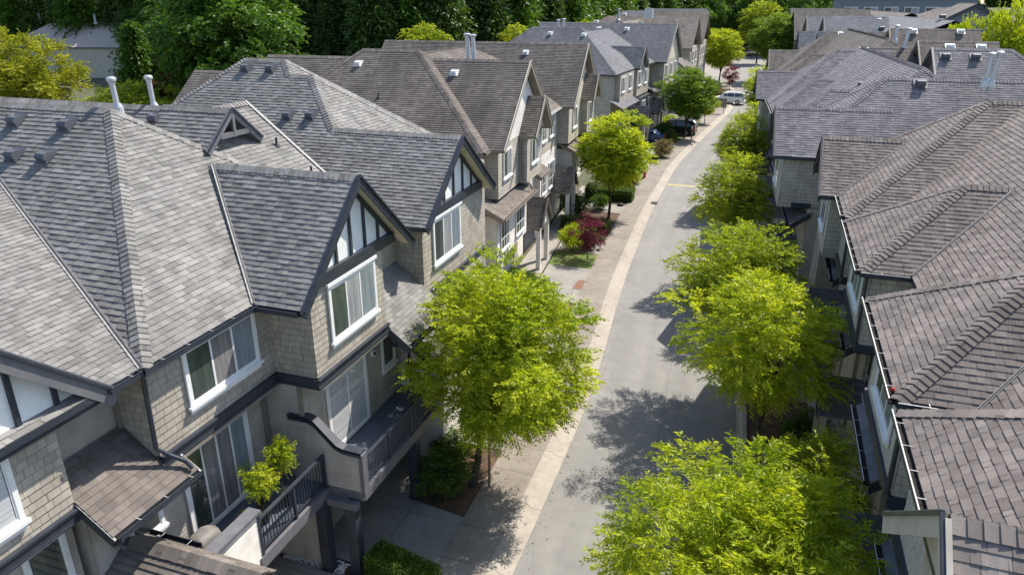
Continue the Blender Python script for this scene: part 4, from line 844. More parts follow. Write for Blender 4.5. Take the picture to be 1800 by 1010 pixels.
# ---------------- ground, street ----------------
def structure(o,kind='structure'): o['kind']=kind; return o
LE=[(-40,-5.0),(15,-5.2),(26,-5.42),(38,-6.6),(54,-7.5),(72,-7.75),(89,-6.7),(110,-5.2),(126,-4.8),(138,-6.2),(170,-8.2),(230,-12),(300,-16)]
_y=np.array([a for a,b in LE],float); _x=np.array([b for a,b in LE],float)
YY=np.arange(-40,300.1,1.0); _r=np.interp(YY,_y,_x); k_=np.ones(9)/9; _rs=np.convolve(np.pad(_r,4,mode='edge'),k_,mode='valid')
def ex_(y): return float(np.interp(y,YY,_rs))
def strip(name,offs,mat,y0=-30,y1=290,step=1.0,kind='structure',side=0,joint=None):
    """offs: list of (offset from the left road edge, z)"""
    mb=MB(); ys=np.arange(y0,y1+1e-6,step)
    for a,b in zip(ys,ys[1:]):
        for (o0,z0),(o1,z1) in zip(offs,offs[1:]):
            xa,xb=ex_(a),ex_(b)
            mb.face([V(xa+o0,a,z0),V(xa+o1,a,z1),V(xb+o1,b,z1),V(xb+o0,b,z0)],0,[(o0,a),(o1,a),(o1,b),(o0,b)])
    o=mb.build(name,mat); structure(o); return o
W=5.75
mb=MB(); mb.face([V(-3000,-600,-.05),V(3000,-600,-.05),V(3000,9000,-.05),V(-3000,9000,-.05)]); structure(mb.build('ground','ground'))
strip('road',[(0,0),(W,0)],'asphalt')
strip('kerb',[(-.72,.0),(-.72,.145),(-.48,.145),(-.34,.03),(0,.004)],'kerb')
strip('kerb',[(W,.004),(W+.12,.02),(W+.2,.14),(W+.36,.145),(W+.36,0)],'kerb')
strip('sidewalk',[(-2.15,.0),(-2.15,.14),(-.724,.14)],'sidewalk')
def patch(name,pts,mat,z=.12,th=.12,kind='structure'):
    mb=MB(); c0=[V(x,y,z) for x,y in pts]; mb.face(c0,0,[(x,y) for x,y in pts])
    for i in range(len(pts)):
        a,b=c0[i],c0[(i+1)%len(pts)]; mb.face([a,a-V(0,0,th+.05),b-V(0,0,th+.05),b])
    return structure(mb.build(name,mat),kind)
S=lambda y: ex_(y)-2.155
# near left frontage
patch('driveway',[(-12,8),(S(8),8),(S(11),11),(S(13.5),13.5),(-9.6,13.5),(-12,13.5)],'drive',.10)
patch('lawn',[(-12,-20),(S(-20),-20),(S(8),8),(-12,8)],'grass',.09)
patch('driveway',[(-9.15,14.0),(S(14),14.0),(S(16.85),16.82),(-9.1,17.05)],'drive',.10)
patch('driveway',[(-11.1,14.0),(-9.16,14.0),(-9.11,17.3),(-11.1,17.3)],'drive',.102)
patch('terrace',[(-11.1,17.3),(-9.13,17.3),(-9.3,20.3),(-11.1,20.6)],'pavers',.104)
patch('garden_bed',[(-9.08,17.06),(S(16.8),16.84),(S(20.6),20.6),(-9.3,20.3)],'soil',.09)
patch('gravel_bed',[(-12,13.5),(-9.55,13.5),(-9.16,13.98),(-11.1,13.98),(-12,13.98)],'soil',.05)
# continuous front path by the doors of the second row, driveways and beds between
patch('path',[(-12.0,20.6),(-9.3,20.3),(-11.2,36),(-12.2,46),(-13.0,60),(-14.4,60),(-13.6,46),(-12.8,34)],'pavers',.10)
seg=[(20.6,24,'drive'),(24,27.5,'soil'),(27.5,31,'drive'),(31,34.5,'soil'),(34.5,39.9,'drive'),(39.9,42.6,'grass'),(42.6,46.2,'drive'),(46.2,47.0,'drive'),(47,49.2,'soil'),(49.2,52.4,'soil'),(52.4,54.7,'drive'),(54.7,57.6,'sidewalk'),(57.6,60.6,'grass'),(60.6,63.2,'drive'),(63.2,65.4,'grass'),(65.4,71,'drive'),(71,76,'grass'),(76,82.6,'drive'),(82.6,87.5,'grass'),(87.5,96,'drive'),(96,100,'grass'),(100,112,'drive'),(112,126,'grass'),(126,136,'drive'),(136,146,'grass'),(146,200,'drive')]
nm={'drive':'driveway','grass':'lawn','soil':'garden_bed','brick':'brick_pad','sidewalk':'path'}
for a,b,m_ in seg:
    xl=lambda y: np.interp(y,[20,36,46,60,72,90,110,150,200],[-9.4,-11.1,-12.1,-12.95,-14.0,-13.5,-13.0,-15.5,-17])
    z={'drive':.10,'grass':.085,'soil':.08,'brick':.12,'sidewalk':.1}[m_]
    patch(nm[m_],[(xl(a),a+.01),(S(a),a+.01),(S(b),b-.01),(xl(b),b-.01)],m_,z)
patch('brick_pad',[(-9.1,36.5),(-8.45,36.5),(-8.35,37.9),(-9.1,37.9)],'brick',.106,.006)
# right frontage
SR=lambda y: ex_(y)+W+.37
xr_=lambda y: float(np.interp(y,[-30,30,60,96,140,250],[4.2,4.2,2.2,3.4,3.5,-4]))
segr=[(-30,8,'grass'),(8,12.5,'soil'),(12.5,15.5,'drive'),(15.5,18.8,'soil'),(18.8,23.6,'drive'),(23.6,27.6,'soil'),(27.6,31,'sidewalk'),(31,34,'grass'),(34,38,'drive'),(38,42,'soil'),(42,46,'drive'),(46,50,'grass'),(50,54,'drive'),(54,58,'grass'),(58,63,'drive'),(63,68,'grass'),(68,74,'drive'),(74,80,'grass'),(80,90,'drive'),(90,96,'grass'),(96,120,'drive'),(120,128,'grass'),(128,150,'drive'),(150,160,'grass'),(160,230,'drive')]
for a,b,m_ in segr:
    z={'drive':.10,'grass':.085,'soil':.08,'brick':.12,'sidewalk':.1}[m_]
    xe=lambda y: xr_(y)-1.35
    patch(nm[m_],[(SR(a),a+.01),(max(SR(a)+.1,xe(a)),a+.01),(max(SR(b)+.1,xe(b)),b-.01),(SR(b),b-.01)],m_,z)
mb=MB()
for a in range(-30,230,4): mb.face([V(max(SR(a)+.1,xr_(a)-1.35),a,.104),V(xr_(a)+3,a,.104),V(xr_(a+4)+3,a+4,.104),V(max(SR(a+4)+.1,xr_(a+4)-1.35),a+4,.104)],0,[(0,a),(3,a),(3,a+4),(0,a+4)])
structure(mb.build('path','pavers'))
# yellow bar across the road, patches
mb=MB(); a=ex_(63.4); mb.face([V(a+.05,63.0,.005),V(a+4.6,62.9,.005),V(a+4.6,63.5,.005),V(a+.05,63.65,.005)]); structure(mb.build('road_marking','yellow'))
# distant lawn glimpsed between trees
patch('lawn',[(-60,118),(-30,118),(-26,138),(-60,138)],'grass',.3,.3)
# drain covers
mb=MB(); x=ex_(56.5); mb.box((x-.5,56.2,.02),(x+.1,56.9,.07)); tag(mb.build('drain_grate','iron'),'rusty storm drain grate set in the left kerb','drain grate')

# ---------------- vegetation ----------------
def leaf_mesh(name,cent,dirs,L,Wd,seed,mat,shade=None,tri=False):
    """diamond leaves at cent (n,3) along dirs"""
    rg=np.random.default_rng(seed); n_=len(cent)
    d_=dirs/np.linalg.norm(dirs,axis=1)[:,None]
    r=rg.normal(size=(n_,3)); r[:,2]*=.6; s=np.cross(d_,r); s/=np.linalg.norm(s,axis=1)[:,None]+1e-9
    l=(L*rg.uniform(.7,1.25,n_))[:,None]; w_=(Wd*rg.uniform(.75,1.2,n_))[:,None]
    nn=np.cross(d_,s)
    a=cent; b=cent+d_*l*.45+s*w_*.5+nn*w_*.12; c=cent+d_*l-nn*w_*.25; e=cent+d_*l*.45-s*w_*.5+nn*w_*.12
    v=np.stack([a,b,c,e],1).reshape(-1,3).astype(np.float32)
    me=bpy.data.meshes.new(name); me.vertices.add(len(v)); me.vertices.foreach_set('co',v.ravel())
    me.loops.add(4*n_); me.loops.foreach_set('vertex_index',np.arange(4*n_,dtype=np.int32)); me.polygons.add(n_)
    me.polygons.foreach_set('loop_start',np.arange(0,4*n_,4,dtype=np.int32))
    try: me.polygons.foreach_set('loop_total',np.full(n_,4,dtype=np.int32))
    except Exception: pass
    at=me.attributes.new('rnd','FLOAT','FACE'); val=rg.uniform(0,1,n_) if shade is None else np.clip(shade+rg.normal(0,.16,n_),0,1)
    at.data.foreach_set('value',val.astype(np.float32)); me.materials.append(M[mat]); me.update(calc_edges=True); return me
def sprays(centers,normals,nspray,nleaf,slen,droop,rg,spread,flat_=.5):
    """leafy twigs around clump centres"""
    P_=[];D_=[]
    for c,nrm,sp in zip(centers,normals,spread):
        m=nspray
        u=rg.normal(size=(m,3)); u/=np.linalg.norm(u,axis=1)[:,None]; rad=rg.uniform(.15,1,m)**.5
        st=c+u*rad[:,None]*sp*np.array([1,1,flat_])
        dr=u*np.array([1,1,.5])+nrm*.8+rg.normal(0,.25,(m,3)); dr/=np.linalg.norm(dr,axis=1)[:,None]
        t=np.linspace(0,1,nleaf)
        ll=slen*rg.uniform(.6,1.3,m)
        q=st[:,None,:]+dr[:,None,:]*(t[None,:,None]*ll[:,None,None]); q[:,:,2]-=droop*(t**2)[None,:]*ll[:,None]
        tg=np.repeat(dr[:,None,:],nleaf,1).copy(); tg[:,:,2]-=2*droop*t[None,:]
        side=np.cross(tg,np.array([0,0,1.]));side/=np.linalg.norm(side,axis=2)[:,:,None]+1e-9
        sg=np.where(np.arange(nleaf)%2==0,1,-1)[None,:,None]
        ld=tg*.7+side*sg*.9+rg.normal(0,.22,tg.shape); ld[:,:,2]-=.12
        P_.append(q.reshape(-1,3)); D_.append(ld.reshape(-1,3))
    return np.concatenate(P_),np.concatenate(D_)
def tree_data(name,seed,H,Rx,Rz,zc,nclump,nspray,nleaf,slen,L,Wd,mat,trunk_r=.13,off=(0,0),forks=7,droop=.35,clump=.75,inner=.25,h0=None,multi=False):
    rg=np.random.default_rng(seed); rnd=random.Random(seed)
    # clump centres on irregular ellipsoid shell
    cs=[];ns=[];sp=[]
    k=0; ga=PI*(3-5**.5)
    ph=rg.uniform(0,6.28,6); am=rg.uniform(.05,.16,6)
    for i in range(nclump):
        z=1-2*(i+.5)/nclump; a=i*ga+rg.uniform(-.3,.3); rr=(1-z*z)**.5
        f=1+sum(am[j]*math.sin((j+1)*a+ph[j]+z*2*(j%3)) for j in range(6))
        rad=rg.uniform(.62,1.0) if rg.random()>inner else rg.uniform(.2,.6)
        if z<-.45 and H<6.5: rad*=.85
        p=np.array([rr*math.cos(a)*Rx*f*rad+off[0],rr*math.sin(a)*Rx*f*rad+off[1],zc+z*Rz*rad*(1 if z>0 else .8)])
        nm=np.array([rr*math.cos(a),rr*math.sin(a),z*.8+.25]); cs.append(p);ns.append(nm/np.linalg.norm(nm));sp.append(clump*rg.uniform(.7,1.3))
    P_,D_=sprays(cs,ns,nspray,nleaf,slen,droop,rg,sp)
    # young yellow tips: brighter when outer/high, per clump variation
    cid=np.repeat(rg.uniform(-.34,.26,nclump),nspray*nleaf); tip=np.tile(np.linspace(-.12,.2,nleaf),nclump*nspray)
    crown=leaf_mesh('crown',P_,D_,L,Wd,seed+5,mat,shade=.45+cid+tip)
    tb=MB(); h0=h0 or max(.8,zc-Rz*.75); base=V(0,0,-.1)
    top=V(off[0]*.3+rnd.uniform(-.1,.1),off[1]*.3+rnd.uniform(-.1,.1),h0)
    stems=3 if multi else 1
    for s_ in range(stems):
        b0=V(rnd.uniform(-.2,.2)*(stems>1),rnd.uniform(-.2,.2)*(stems>1),0)
        tp=top+b0*1.5
        tb.tube([base+b0,base+b0+V(0,0,.25),(base+b0)*.5+tp*.5+V(rnd.uniform(-.06,.06),rnd.uniform(-.06,.06),0),tp],[trunk_r*1.5,trunk_r*1.05,trunk_r*.9,trunk_r*.8],9)
        sel=rnd.sample(range(nclump),min(nclump,forks*4))
        for g in range(forks):
            ang=2*PI*g/forks+rnd.uniform(-.3,.3); mid=V(off[0]*.6+math.cos(ang)*Rx*.33,off[1]*.6+math.sin(ang)*Rx*.33,zc+rnd.uniform(-.1,.25)*Rz)
            e0=tp-V(0,0,rnd.uniform(0,.3)*h0*.4)
            tb.tube([e0,e0*.6+mid*.4+V(0,0,-.1),mid],[trunk_r*.55,trunk_r*.42,trunk_r*.28],6,cap=False)
            near=sorted(range(nclump),key=lambda i:(Vector(cs[i])-mid).length)[g%2:12:2][:5]
            for i in near:
                e=Vector(cs[i]); tb.tube([mid,mid*.5+e*.5+V(0,0,.08),e],[trunk_r*.26,trunk_r*.16,.012],5,cap=False)
    return crown,tb
def place_tree(name,data,loc,label,cat='tree',group=None,rz=0,sc=1):
    crown,tb=data
    t=thing(name,label,cat,loc,rz,group); t.scale=(sc,)*3 if not isinstance(sc,tuple) else sc
    if isinstance(tb,MB): tb.mesh=tb.build('trunk','bark',t,smooth=True).data
    o=bpy.data.objects.new('crown',crown); C.objects.link(o); o.parent=t
    return t
def copy_tree(src,loc,label,rz=0,sc=1,group=None,mat=None):
    c=src.copy(); C.objects.link(c); c.location=loc; c.rotation_euler=(0,0,R(rz)); c.scale=(sc,)*3 if not isinstance(sc,tuple) else sc; c['label']=label
    if group: c['group']=group
    for ch in list(src.children):
        d=ch.copy(); C.objects.link(d); d.parent=c
        if mat and d.name.startswith('crown'):
            d.data=ch.data.copy(); d.data.materials[0]=M[mat]
    return c
GS='street trees along both kerbs'
# big near left tree, dense hanging foliage
big=tree_data('street_tree',11,7,2.2,3.2,4.5,104,54,14,.42,.125,.045,'leaf_lime',.12,off=(.85,.35),clump=.56,droop=.22,h0=2.0)
place_tree('street_tree',big,(-7.75,18.5,0),'large yellow-green tree in the mulch bed beside the nearest deck, biggest on the left side','tree',GS,0,(1.09,1.09,1.03))
tb2=tree_data('street_tree',17,4,1.3,1.5,3.2,26,30,12,.5,.14,.045,'leaf_lime',.05,off=(0,0),clump=.5)
place_tree('street_tree',tb2,(-9.6,24.6,0),'small lime tree just behind the largest left-hand tree, against the porch','tree',GS)
near=tree_data('street_tree',23,6,2.65,2.1,3.75,84,42,15,.5,.15,.045,'leaf_lime',.1,off=(0,0),clump=.58,droop=.25,h0=1.8)
place_tree('street_tree',near,(.8,13.3,0),'bright lime tree cut off by the bottom edge, nearest of the right-hand trees','tree',GS)
side=tree_data('street_tree',29,5,1.25,1.35,3.0,26,36,13,.5,.14,.045,'leaf_green',.05,clump=.5,droop=.3,multi=True)
place_tree('street_tree',side,(2.35,17.6,0),'thin-stemmed green tree in shade between the nearest lime tree and the right row','tree',GS)
r1=tree_data('street_tree',31,6,2.15,2.5,4.4,64,36,14,.5,.15,.045,'leaf_lime',.1,off=(-.35,.1),clump=.56,droop=.3,h0=1.6)
place_tree('street_tree',r1,(1.15,22.9,0),'lime tree with drooping leaves over the shaded bed, second on the right','tree',GS)
r2=tree_data('street_tree',37,6,2.3,2.2,5.1,66,38,12,.45,.15,.052,'leaf_green',.1,off=(-.85,-.2),clump=.6,droop=.2,h0=1.5)
T2=place_tree('street_tree',r2,(.75,27.7,0),'spreading mid-green tree behind the drooping lime one, third on the right','tree',GS)
mid=tree_data('street_tree',41,6,2.45,2.9,4.7,84,40,11,.42,.19,.075,'leaf_lime',.11,off=(.3,0),clump=.6,droop=.15,h0=1.9)
T3=place_tree('street_tree',mid,(-10.15,51.0,0),'round lime tree between the two clipped hedges on the left, above the purple maple','tree',GS)
air=tree_data('street_tree',47,6,2.3,2.3,4.9,58,36,11,.48,.17,.06,'leaf_green',.09,off=(-.9,0),clump=.62,droop=.2,h0=1.6,multi=True)
T4_=place_tree('street_tree',air,(-.35,40.2,0),'ragged airy green tree over the middle tree shadow, fourth on the right','tree',GS,0,(.82,.85,1.0))
copy_tree(T4_,(.9,33.6,0),'low lime sapling between the third and fourth right-hand trees near the lean-to roofs',0,(.8,.8,.6),GS,'leaf_lime')
copy_tree(T4_,(-.75,56.6,0),'loose green tree opposite the round lime tree, fifth on the right',25,(.82,.82,.98),GS)
copy_tree(T4_,(-1.0,73.5,0),'small bright airy tree beyond the yellow bar, sixth on the right',200,(1.0,1.0,.85),GS,'leaf_lime')
copy_tree(T3,(-.3,88,0),'tall lime tree beside the plum-grey roof edge, seventh on the right',20,(1.0,1.0,1.12),GS,'leaf_lime')
copy_tree(T4_,(.6,100,0),'slim lime tree behind the tall one, eighth on the right',140,(1,1,1.1),GS,'leaf_lime')
copy_tree(T3,(-8.8,86.1,0),'dark green round tree beside the charcoal car on the left',60,(1.1,1.1,1.03),GS,'leaf_mid')
copy_tree(T3,(-9.4,146,0),'tall lime tree behind the white car at the bend',100,(1.4,1.4,1.3),GS,'leaf_lime')
copy_tree(T3,(-.75,154.5,0),'dark round tree at the far end of the street on the right',10,(1.8,1.8,1.65),GS,'leaf_mid')
copy_tree(T3,(-4.3,200,0),'farthest green tree at the top of the street',250,(1.9,1.9,1.9),GS,'leaf_green')
copy_tree(T3,(-7.6,98,0),'pale small tree behind the charcoal car beside the white car',250,(.5,.5,.5),GS,'leaf_lime')
# maples and small plants
mp=tree_data('maple',51,2.5,.88,1.3,1.6,34,24,9,.26,.09,.04,'leaf_maple',.035,clump=.26,droop=.3,forks=6,h0=.5)
MP=place_tree('maple_tree',mp,(-9.45,41.6,.08),'small purple-leaved maple on the lawn before the brown-roofed row','maple tree')
copy_tree(MP,(-7.0,139,.08),'dark red maple beyond the white car at the bend',40,(1.4,1.4,1.5))
copy_tree(MP,(-10.3,59.2,.08),'low wine-red maple behind the second hedge under the round lime tree',90,(.9,.9,.6))
bs=tree_data('bush',61,1.6,.75,.7,.8,30,26,8,.25,.10,.045,'leaf_hedge',.03,clump=.28,droop=.2,forks=5,h0=.3,multi=True)
BU=place_tree('shrub',bs,(-8.55,17.9,.08),'leafy green shrub at the foot of the deck post in the near bed','shrub')
copy_tree(BU,(-9.0,19.3,.08),'dark shrub behind the trunk of the largest left-hand tree',70,(.8,.8,.7),None,'leaf_deep')
copy_tree(BU,(-10.9,43.0,.08),'upright yellow-green shrub next to the purple maple',30,(1.0,1.0,1.15),None,'leaf_lime')
copy_tree(BU,(-10.0,43.5,.08),'grey-green shrub between the yellow shrub and the purple maple',130,(.95,.95,.85),None,'leaf_hedge')
copy_tree(BU,(-12.6,50.4,.08),'dark rhododendron-like shrub under the round lime tree by the wall',130,(1.3,1.3,1.15),None,'leaf_deep')
copy_tree(BU,(-9.75,74.5,.08),'tan and green blossom shrub on its little lawn beside the round clipped shrub',10,(1.25,1.25,1.2),None,'leaf_tan')
copy_tree(BU,(-11.3,85.3,.08),'round dark clipped shrub before the charcoal car',10,(1.3,1.3,1.2),None,'leaf_deep')
copy_tree(BU,(-10.2,83.4,.08),'smaller round shrub beside the charcoal car, near the tan one',50,(1.0,1.0,.9),None,'leaf_hedge')
copy_tree(BU,(-11.6,93.5,.08),'bright low shrub against the wall behind the charcoal car',50,(1.4,1.4,1.0),None,'leaf_lime')
copy_tree(BU,(2.6,24.6,.05),'dark low shrub in the shaded bed on the right under the drooping lime tree',50,(1.2,1.0,.7),None,'leaf_deep')
copy_tree(BU,(2.4,32.0,.05),'dark shrub by the right-hand path, beside the lean-to roofs',90,(1.2,1.2,.9),None,'leaf_deep')
copy_tree(BU,(1.2,56,.05),'green shrub between right-hand driveways near the plum-grey row',90,(1.4,1.2,1.2),None,'leaf_hedge')
copy_tree(BU,(.6,66,.05),'brownish bare-looking shrub behind the fifth right-hand tree',30,(1.8,1.8,1.7),None,'leaf_tan')
copy_tree(BU,(.9,73,.05),'dark hedge-like shrub beside the plum-grey gable',30,(1.3,1.3,1.5),None,'leaf_deep')
for i,(x0,y0,s_,m_,l) in enumerate(((-9.6,30,.9,'leaf_deep','dark shrub in the mulch by the sidewalk behind the largest left-hand tree'),(-10.2,33.3,1.0,'leaf_hedge','rounded shrub left of the brick pad'),(-10.4,60.2,.8,'leaf_hedge','small round shrub on the lawn before the hydrant'),(-12.3,62.5,1.2,'leaf_hedge','green shrub against the wall level with the hydrant'),(-12.6,68.5,1.2,'leaf_deep','dark shrub against the wall past the hydrant'),(-8.9,98.5,1.0,'leaf_hedge','low shrub on the lawn strip past the charcoal minivan'),(-11.4,46.6,.7,'leaf_tan','brownish small shrub at the wall end of the nearer long hedge'),(-11.2,53.2,.8,'leaf_deep','dark low shrub by the porch behind the round lime tree'),(-8.0,124,1.2,'leaf_tan','flowering pinkish shrub by the white townhouse at the bend'),(-9.5,130,1.6,'leaf_deep','dark green bush beside the white townhouse wall'))):
    copy_tree(BU,(x0,y0,.08),l,i*40,s_,None,m_)
def hedge(pts,w_,h,label,seed,mat='leaf_hedge',den=900):
    """clipped hedge from a to b"""
    a,b=Vector(pts[0]+(0,)),Vector(pts[1]+(0,)); d_=(b-a);L=d_.length;d_.normalize();s_=Vector((-d_.y,d_.x,0)); rg=np.random.default_rng(seed)
    t=thing('hedge',label,'hedge',(a.x,a.y,.06),0)
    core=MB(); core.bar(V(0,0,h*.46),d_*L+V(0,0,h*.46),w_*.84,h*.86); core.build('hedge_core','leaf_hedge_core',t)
    n_=int(den*(2*(L+w_)*h+L*w_)); A=L*w_;S1=L*h;S2=w_*h; pr=np.array([A,S1,S1,S2,S2]);pr/=pr.sum(); f=rg.choice(5,n_,p=pr); u=rg.uniform(0,1,n_);v=rg.uniform(0,1,n_)
    D=np.array(d_);SS=np.array(s_);Z=np.array([0,0,1.])
    P_=np.zeros((n_,3));N_=np.zeros((n_,3)); jit=rg.normal(0,.02,n_)
    for k,(o,e1,e2,nn) in enumerate(((-SS*w_/2+Z*h,D*L,SS*w_,Z),(-SS*w_/2,D*L,Z*h,-SS),(SS*w_/2,D*L,Z*h,SS),(-SS*w_/2,SS*w_,Z*h,-D),(-SS*w_/2+D*L,SS*w_,Z*h,D))):
        m_=f==k; P_[m_]=o+e1*u[m_][:,None]+e2*v[m_][:,None]+nn*jit[m_][:,None]; N_[m_]=nn
    me=leaf_mesh('foliage',P_,N_*.7+rg.normal(0,.6,(n_,3)),.07,.035,seed,mat); o=bpy.data.objects.new('foliage',me); C.objects.link(o); o.parent=t
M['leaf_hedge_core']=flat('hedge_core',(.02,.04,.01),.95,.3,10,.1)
hedge([(-8.95,14.0),(-6.95,13.6)],.75,.75,'clipped box hedge at the bottom edge beside the nearest driveway',3,den=1500)
hedge([(-12.6,47.3),(-9.35,46.9)],1.1,.95,'clipped hedge behind the purple maple, nearer of the two long hedges',4,den=500)
hedge([(-13.1,56.3),(-9.35,56.4)],1.7,1.05,'longer clipped hedge behind the round lime tree, farther of the two',5,den=400)
hedge([(-12.7,36.2),(-11.2,36.0)],.8,.8,'short clipped hedge behind the brick pad by the house wall',8,den=500)
hedge([(-13.4,64.0),(-10.9,63.8)],1.0,.9,'clipped hedge by the hydrant lawn, third of the left-hand hedges',9,den=350)
hedge([(-13.6,73.0),(-11.2,73.0)],1.2,1.0,'clipped hedge beside the blossom shrub lawn',10,den=300)
hedge([(1.5,46.5),(3.0,46.5)],.8,1.0,'short clipped hedge beside the right-hand path',6,den=300)
# ---------------- background wood ----------------
def conifer_data(seed,H,Rb,nl,mat,L=.5,Wd=.22,drp=.5):
    rg=np.random.default_rng(seed); P_=[];D_=[]
    nb=int(nl/22)
    zz=rg.uniform(.04,1,nb)**.8; ang=rg.uniform(0,6.28,nb)
    for z,a in zip(zz,ang):
        r=Rb*(1-z)**.75*rg.uniform(.65,1.12)+.25; t=rg.uniform(.25,1,22); 
        q=np.stack([np.cos(a)*r*t+rg.normal(0,.25,22),np.sin(a)*r*t+rg.normal(0,.25,22),H*z-drp*r*t**1.6+rg.normal(0,.18,22)+.3*r],1)
        dd=np.stack([np.full(22,math.cos(a)),np.full(22,math.sin(a)),np.full(22,-.55)],1)+rg.normal(0,.45,(22,3)); P_.append(q);D_.append(dd)
    P_=np.concatenate(P_);D_=np.concatenate(D_); me=leaf_mesh('crown',P_,D_,L,Wd,seed,mat,shade=np.repeat(rg.uniform(.1,.8,nb),22))
    tb=MB(); tb.tube([V(0,0,-.3),V(0,0,H*.5),V(0,0,H*.97)],[H*.018+.1,H*.011+.05,.03],8); return me,tb
GW='trees of the wood behind the left rows'
con=[conifer_data(71+i,h,rb,20000,'leaf_conifer',.62,.28) for i,(h,rb) in enumerate(((24,5.2),(22,5.8),(27,6.0)))]
CT=[place_tree('conifer_tree',c,p,l,'tree',GW) for c,p,l in zip(con,((-52,92,0),(-59,97,0),(-45,100,0)),('tall dark conifer in the wood above the slate hip roof','dark broad conifer just right of the big broadleaf tree','tallest dark conifer over the brown hip roof'))]
bl=tree_data('broad',81,20,7,9.5,10.5,120,46,10,1.1,.42,.24,'leaf_deep',.4,clump=1.7,droop=.5,h0=3)
BT=place_tree('broadleaf_tree',bl,(-55.5,68,0),'massive green broadleaf tree behind the nearest grey roof','tree',GW)
rr=random.Random(5)
adj=['slim','ragged','broad','shaggy','narrow','dense','lofty','gaunt']
pl=['left of the massive broadleaf tree','right of the massive broadleaf tree','above the slate hip roof','above the brown hip roof','above the farther blue-grey roofs','behind the pale hip building','near the head of the street','at the upper left corner']
k=0
line=[(-185,128),(-150,124),(-125,126),(-98,118),(-76,98),(-64,93),(-50,96),(-41,108),(-37,125),(-37,150),(-38,180),(-34,215),(-25,240)]
front=[];back=[]
for off_,spc in ((0,5.8),(6,6.5),(13,8)):
    for (xa,ya),(xb,yb) in zip(line,line[1:]):
        L_=math.hypot(xb-xa,yb-ya); n_=max(1,int(L_/spc))
        for i in range(n_):
            t_=i/n_; nx,ny=-(yb-ya)/L_,(xb-xa)/L_; (front if off_==0 else back).append((xa+(xb-xa)*t_+nx*off_+rr.uniform(-1.5,1.5),ya+(yb-ya)*t_+ny*off_+rr.uniform(-1.5,1.5)))
tens=['','','twenty','thirty','forty','fifty','sixty','seventy']; ones=['','first','second','third','fourth','fifth','sixth','seventh','eighth','ninth','tenth','eleventh','twelfth','thirteenth','fourteenth','fifteenth','sixteenth','seventeenth','eighteenth','nineteenth']
def ordinal(n_):
    if n_<20: return ones[n_]
    return tens[n_//10]+('-'+ones[n_%10] if n_%10 else 'th').replace('y-','ty-')
for (x0,y0) in front:
    s_=rr.uniform(.85,1.15); src=CT[k%3]; k+=1
    copy_tree(src,(x0,y0,0),'%s dark conifer, %s from the left in the front line of the wood'%(adj[k%8],ordinal(k)),rr.uniform(0,360),(s_*1.1,s_*1.1,s_*rr.uniform(.85,1.1)),GW,['leaf_deep',None,None][k%3])
def wood_mass(name,spots,seed,mat='leaf_conifer',n_=4200):
    rg=np.random.default_rng(seed); PP=[];DD=[]
    for (x0,y0) in spots:
        H=rg.uniform(21,28);Rb=rg.uniform(4.6,6); z=rg.uniform(.05,1,n_)**.8; a_=rg.uniform(0,6.28,n_); r=Rb*(1-z)**.75*rg.uniform(.3,1.1,n_)+.2
        PP.append(np.stack([x0+r*np.cos(a_),y0+r*np.sin(a_),H*z],1)); DD.append(np.stack([np.cos(a_),np.sin(a_),-.6+0*a_],1)+rg.normal(0,.4,(n_,3)))
    me=leaf_mesh(name,np.concatenate(PP),np.concatenate(DD),1.2,.55,seed,mat); o=bpy.data.objects.new(name,me); C.objects.link(o); o['kind']='stuff'; return o
wood_mass('wood',back,301)
for x0,y0,s_,m_,l in ((-42,88,.62,'leaf_green','rounded lighter tree at the foot of the wood above the brown hips'),(-35,104,.6,'leaf_green','light green tree at the wood edge behind the slate row'),(-30,122,.6,'leaf_green','pale green tree by the small far lawn'),(-66,78,.9,None,'deep green broadleaf behind the massive one'),(-24,140,.55,'leaf_lime','bright tree at the wood edge behind the far rows'),(-98,108,.8,None,'deep green tree left of the pale hip roof'),(-74,90,.7,None,'dark round tree behind the rust shrub')):
    copy_tree(BT,(x0,y0,0),l,rr.uniform(0,360),s_,GW,m_)
# golden tree and neighbours, far left
gd=tree_data('gold',91,11,5.6,4.6,7.0,110,42,9,.7,.26,.14,'leaf_gold',.3,clump=1.1,droop=.1,h0=2.5)
G1=place_tree('golden_tree',gd,(-77.5,60,0),'golden yellow-green tree at the left edge above the nearest roofs','tree')
copy_tree(G1,(-60.5,58,0),'lower yellow-green tree right of the golden one behind the flue pipes',60,(.8,.8,.62),None,'leaf_green')
c2=conifer_data(95,12.5,3.4,12000,'leaf_deep',.42,.2,.25)
place_tree('conifer_tree',c2,(-69,68,0),'pointed green conifer before the pale hip roof','tree')
copy_tree(G1,(-66.5,72,0),'rust-red broadleaf shrub beside the pointed conifer',10,(.6,.6,.82),None,'leaf_rust')
# clipped row at top right, dark trees at far street end
GR='lime trees at the top right behind the roofs'
for i,(x0,y0,s_) in enumerate(((15,94,.8),(18.5,93,.9),(22,92,1.0),(25.5,90,1.1),(20,80,.85),(23,74,.8),(27,84,1.1))):
    copy_tree(G1,(x0,y0,0),['leftmost small','second low','third rounded','tall right','lower left','lower edge','rightmost broad'][i]+' lime tree before the dark hall',i*50,(.5*s_,.5*s_,1.22*s_ if y0>85 else 1.0*s_),GR,'leaf_lime')
for i,x0 in enumerate(range(-10,190,15)):
    copy_tree(BT,(x0,255+(i%3)*8,0),['first','second','third','fourth','fifth','sixth','seventh','eighth','ninth','tenth','eleventh','twelfth','thirteenth','fourteenth'][i]+' dark tree of the far row behind the right-hand roofs, counted from the left',i*50,.95,'dark trees behind the far right roofs')
wood_mass('wood',[(x0,262+(i%3)*7) for i,x0 in enumerate(range(-30,230,6))],302)
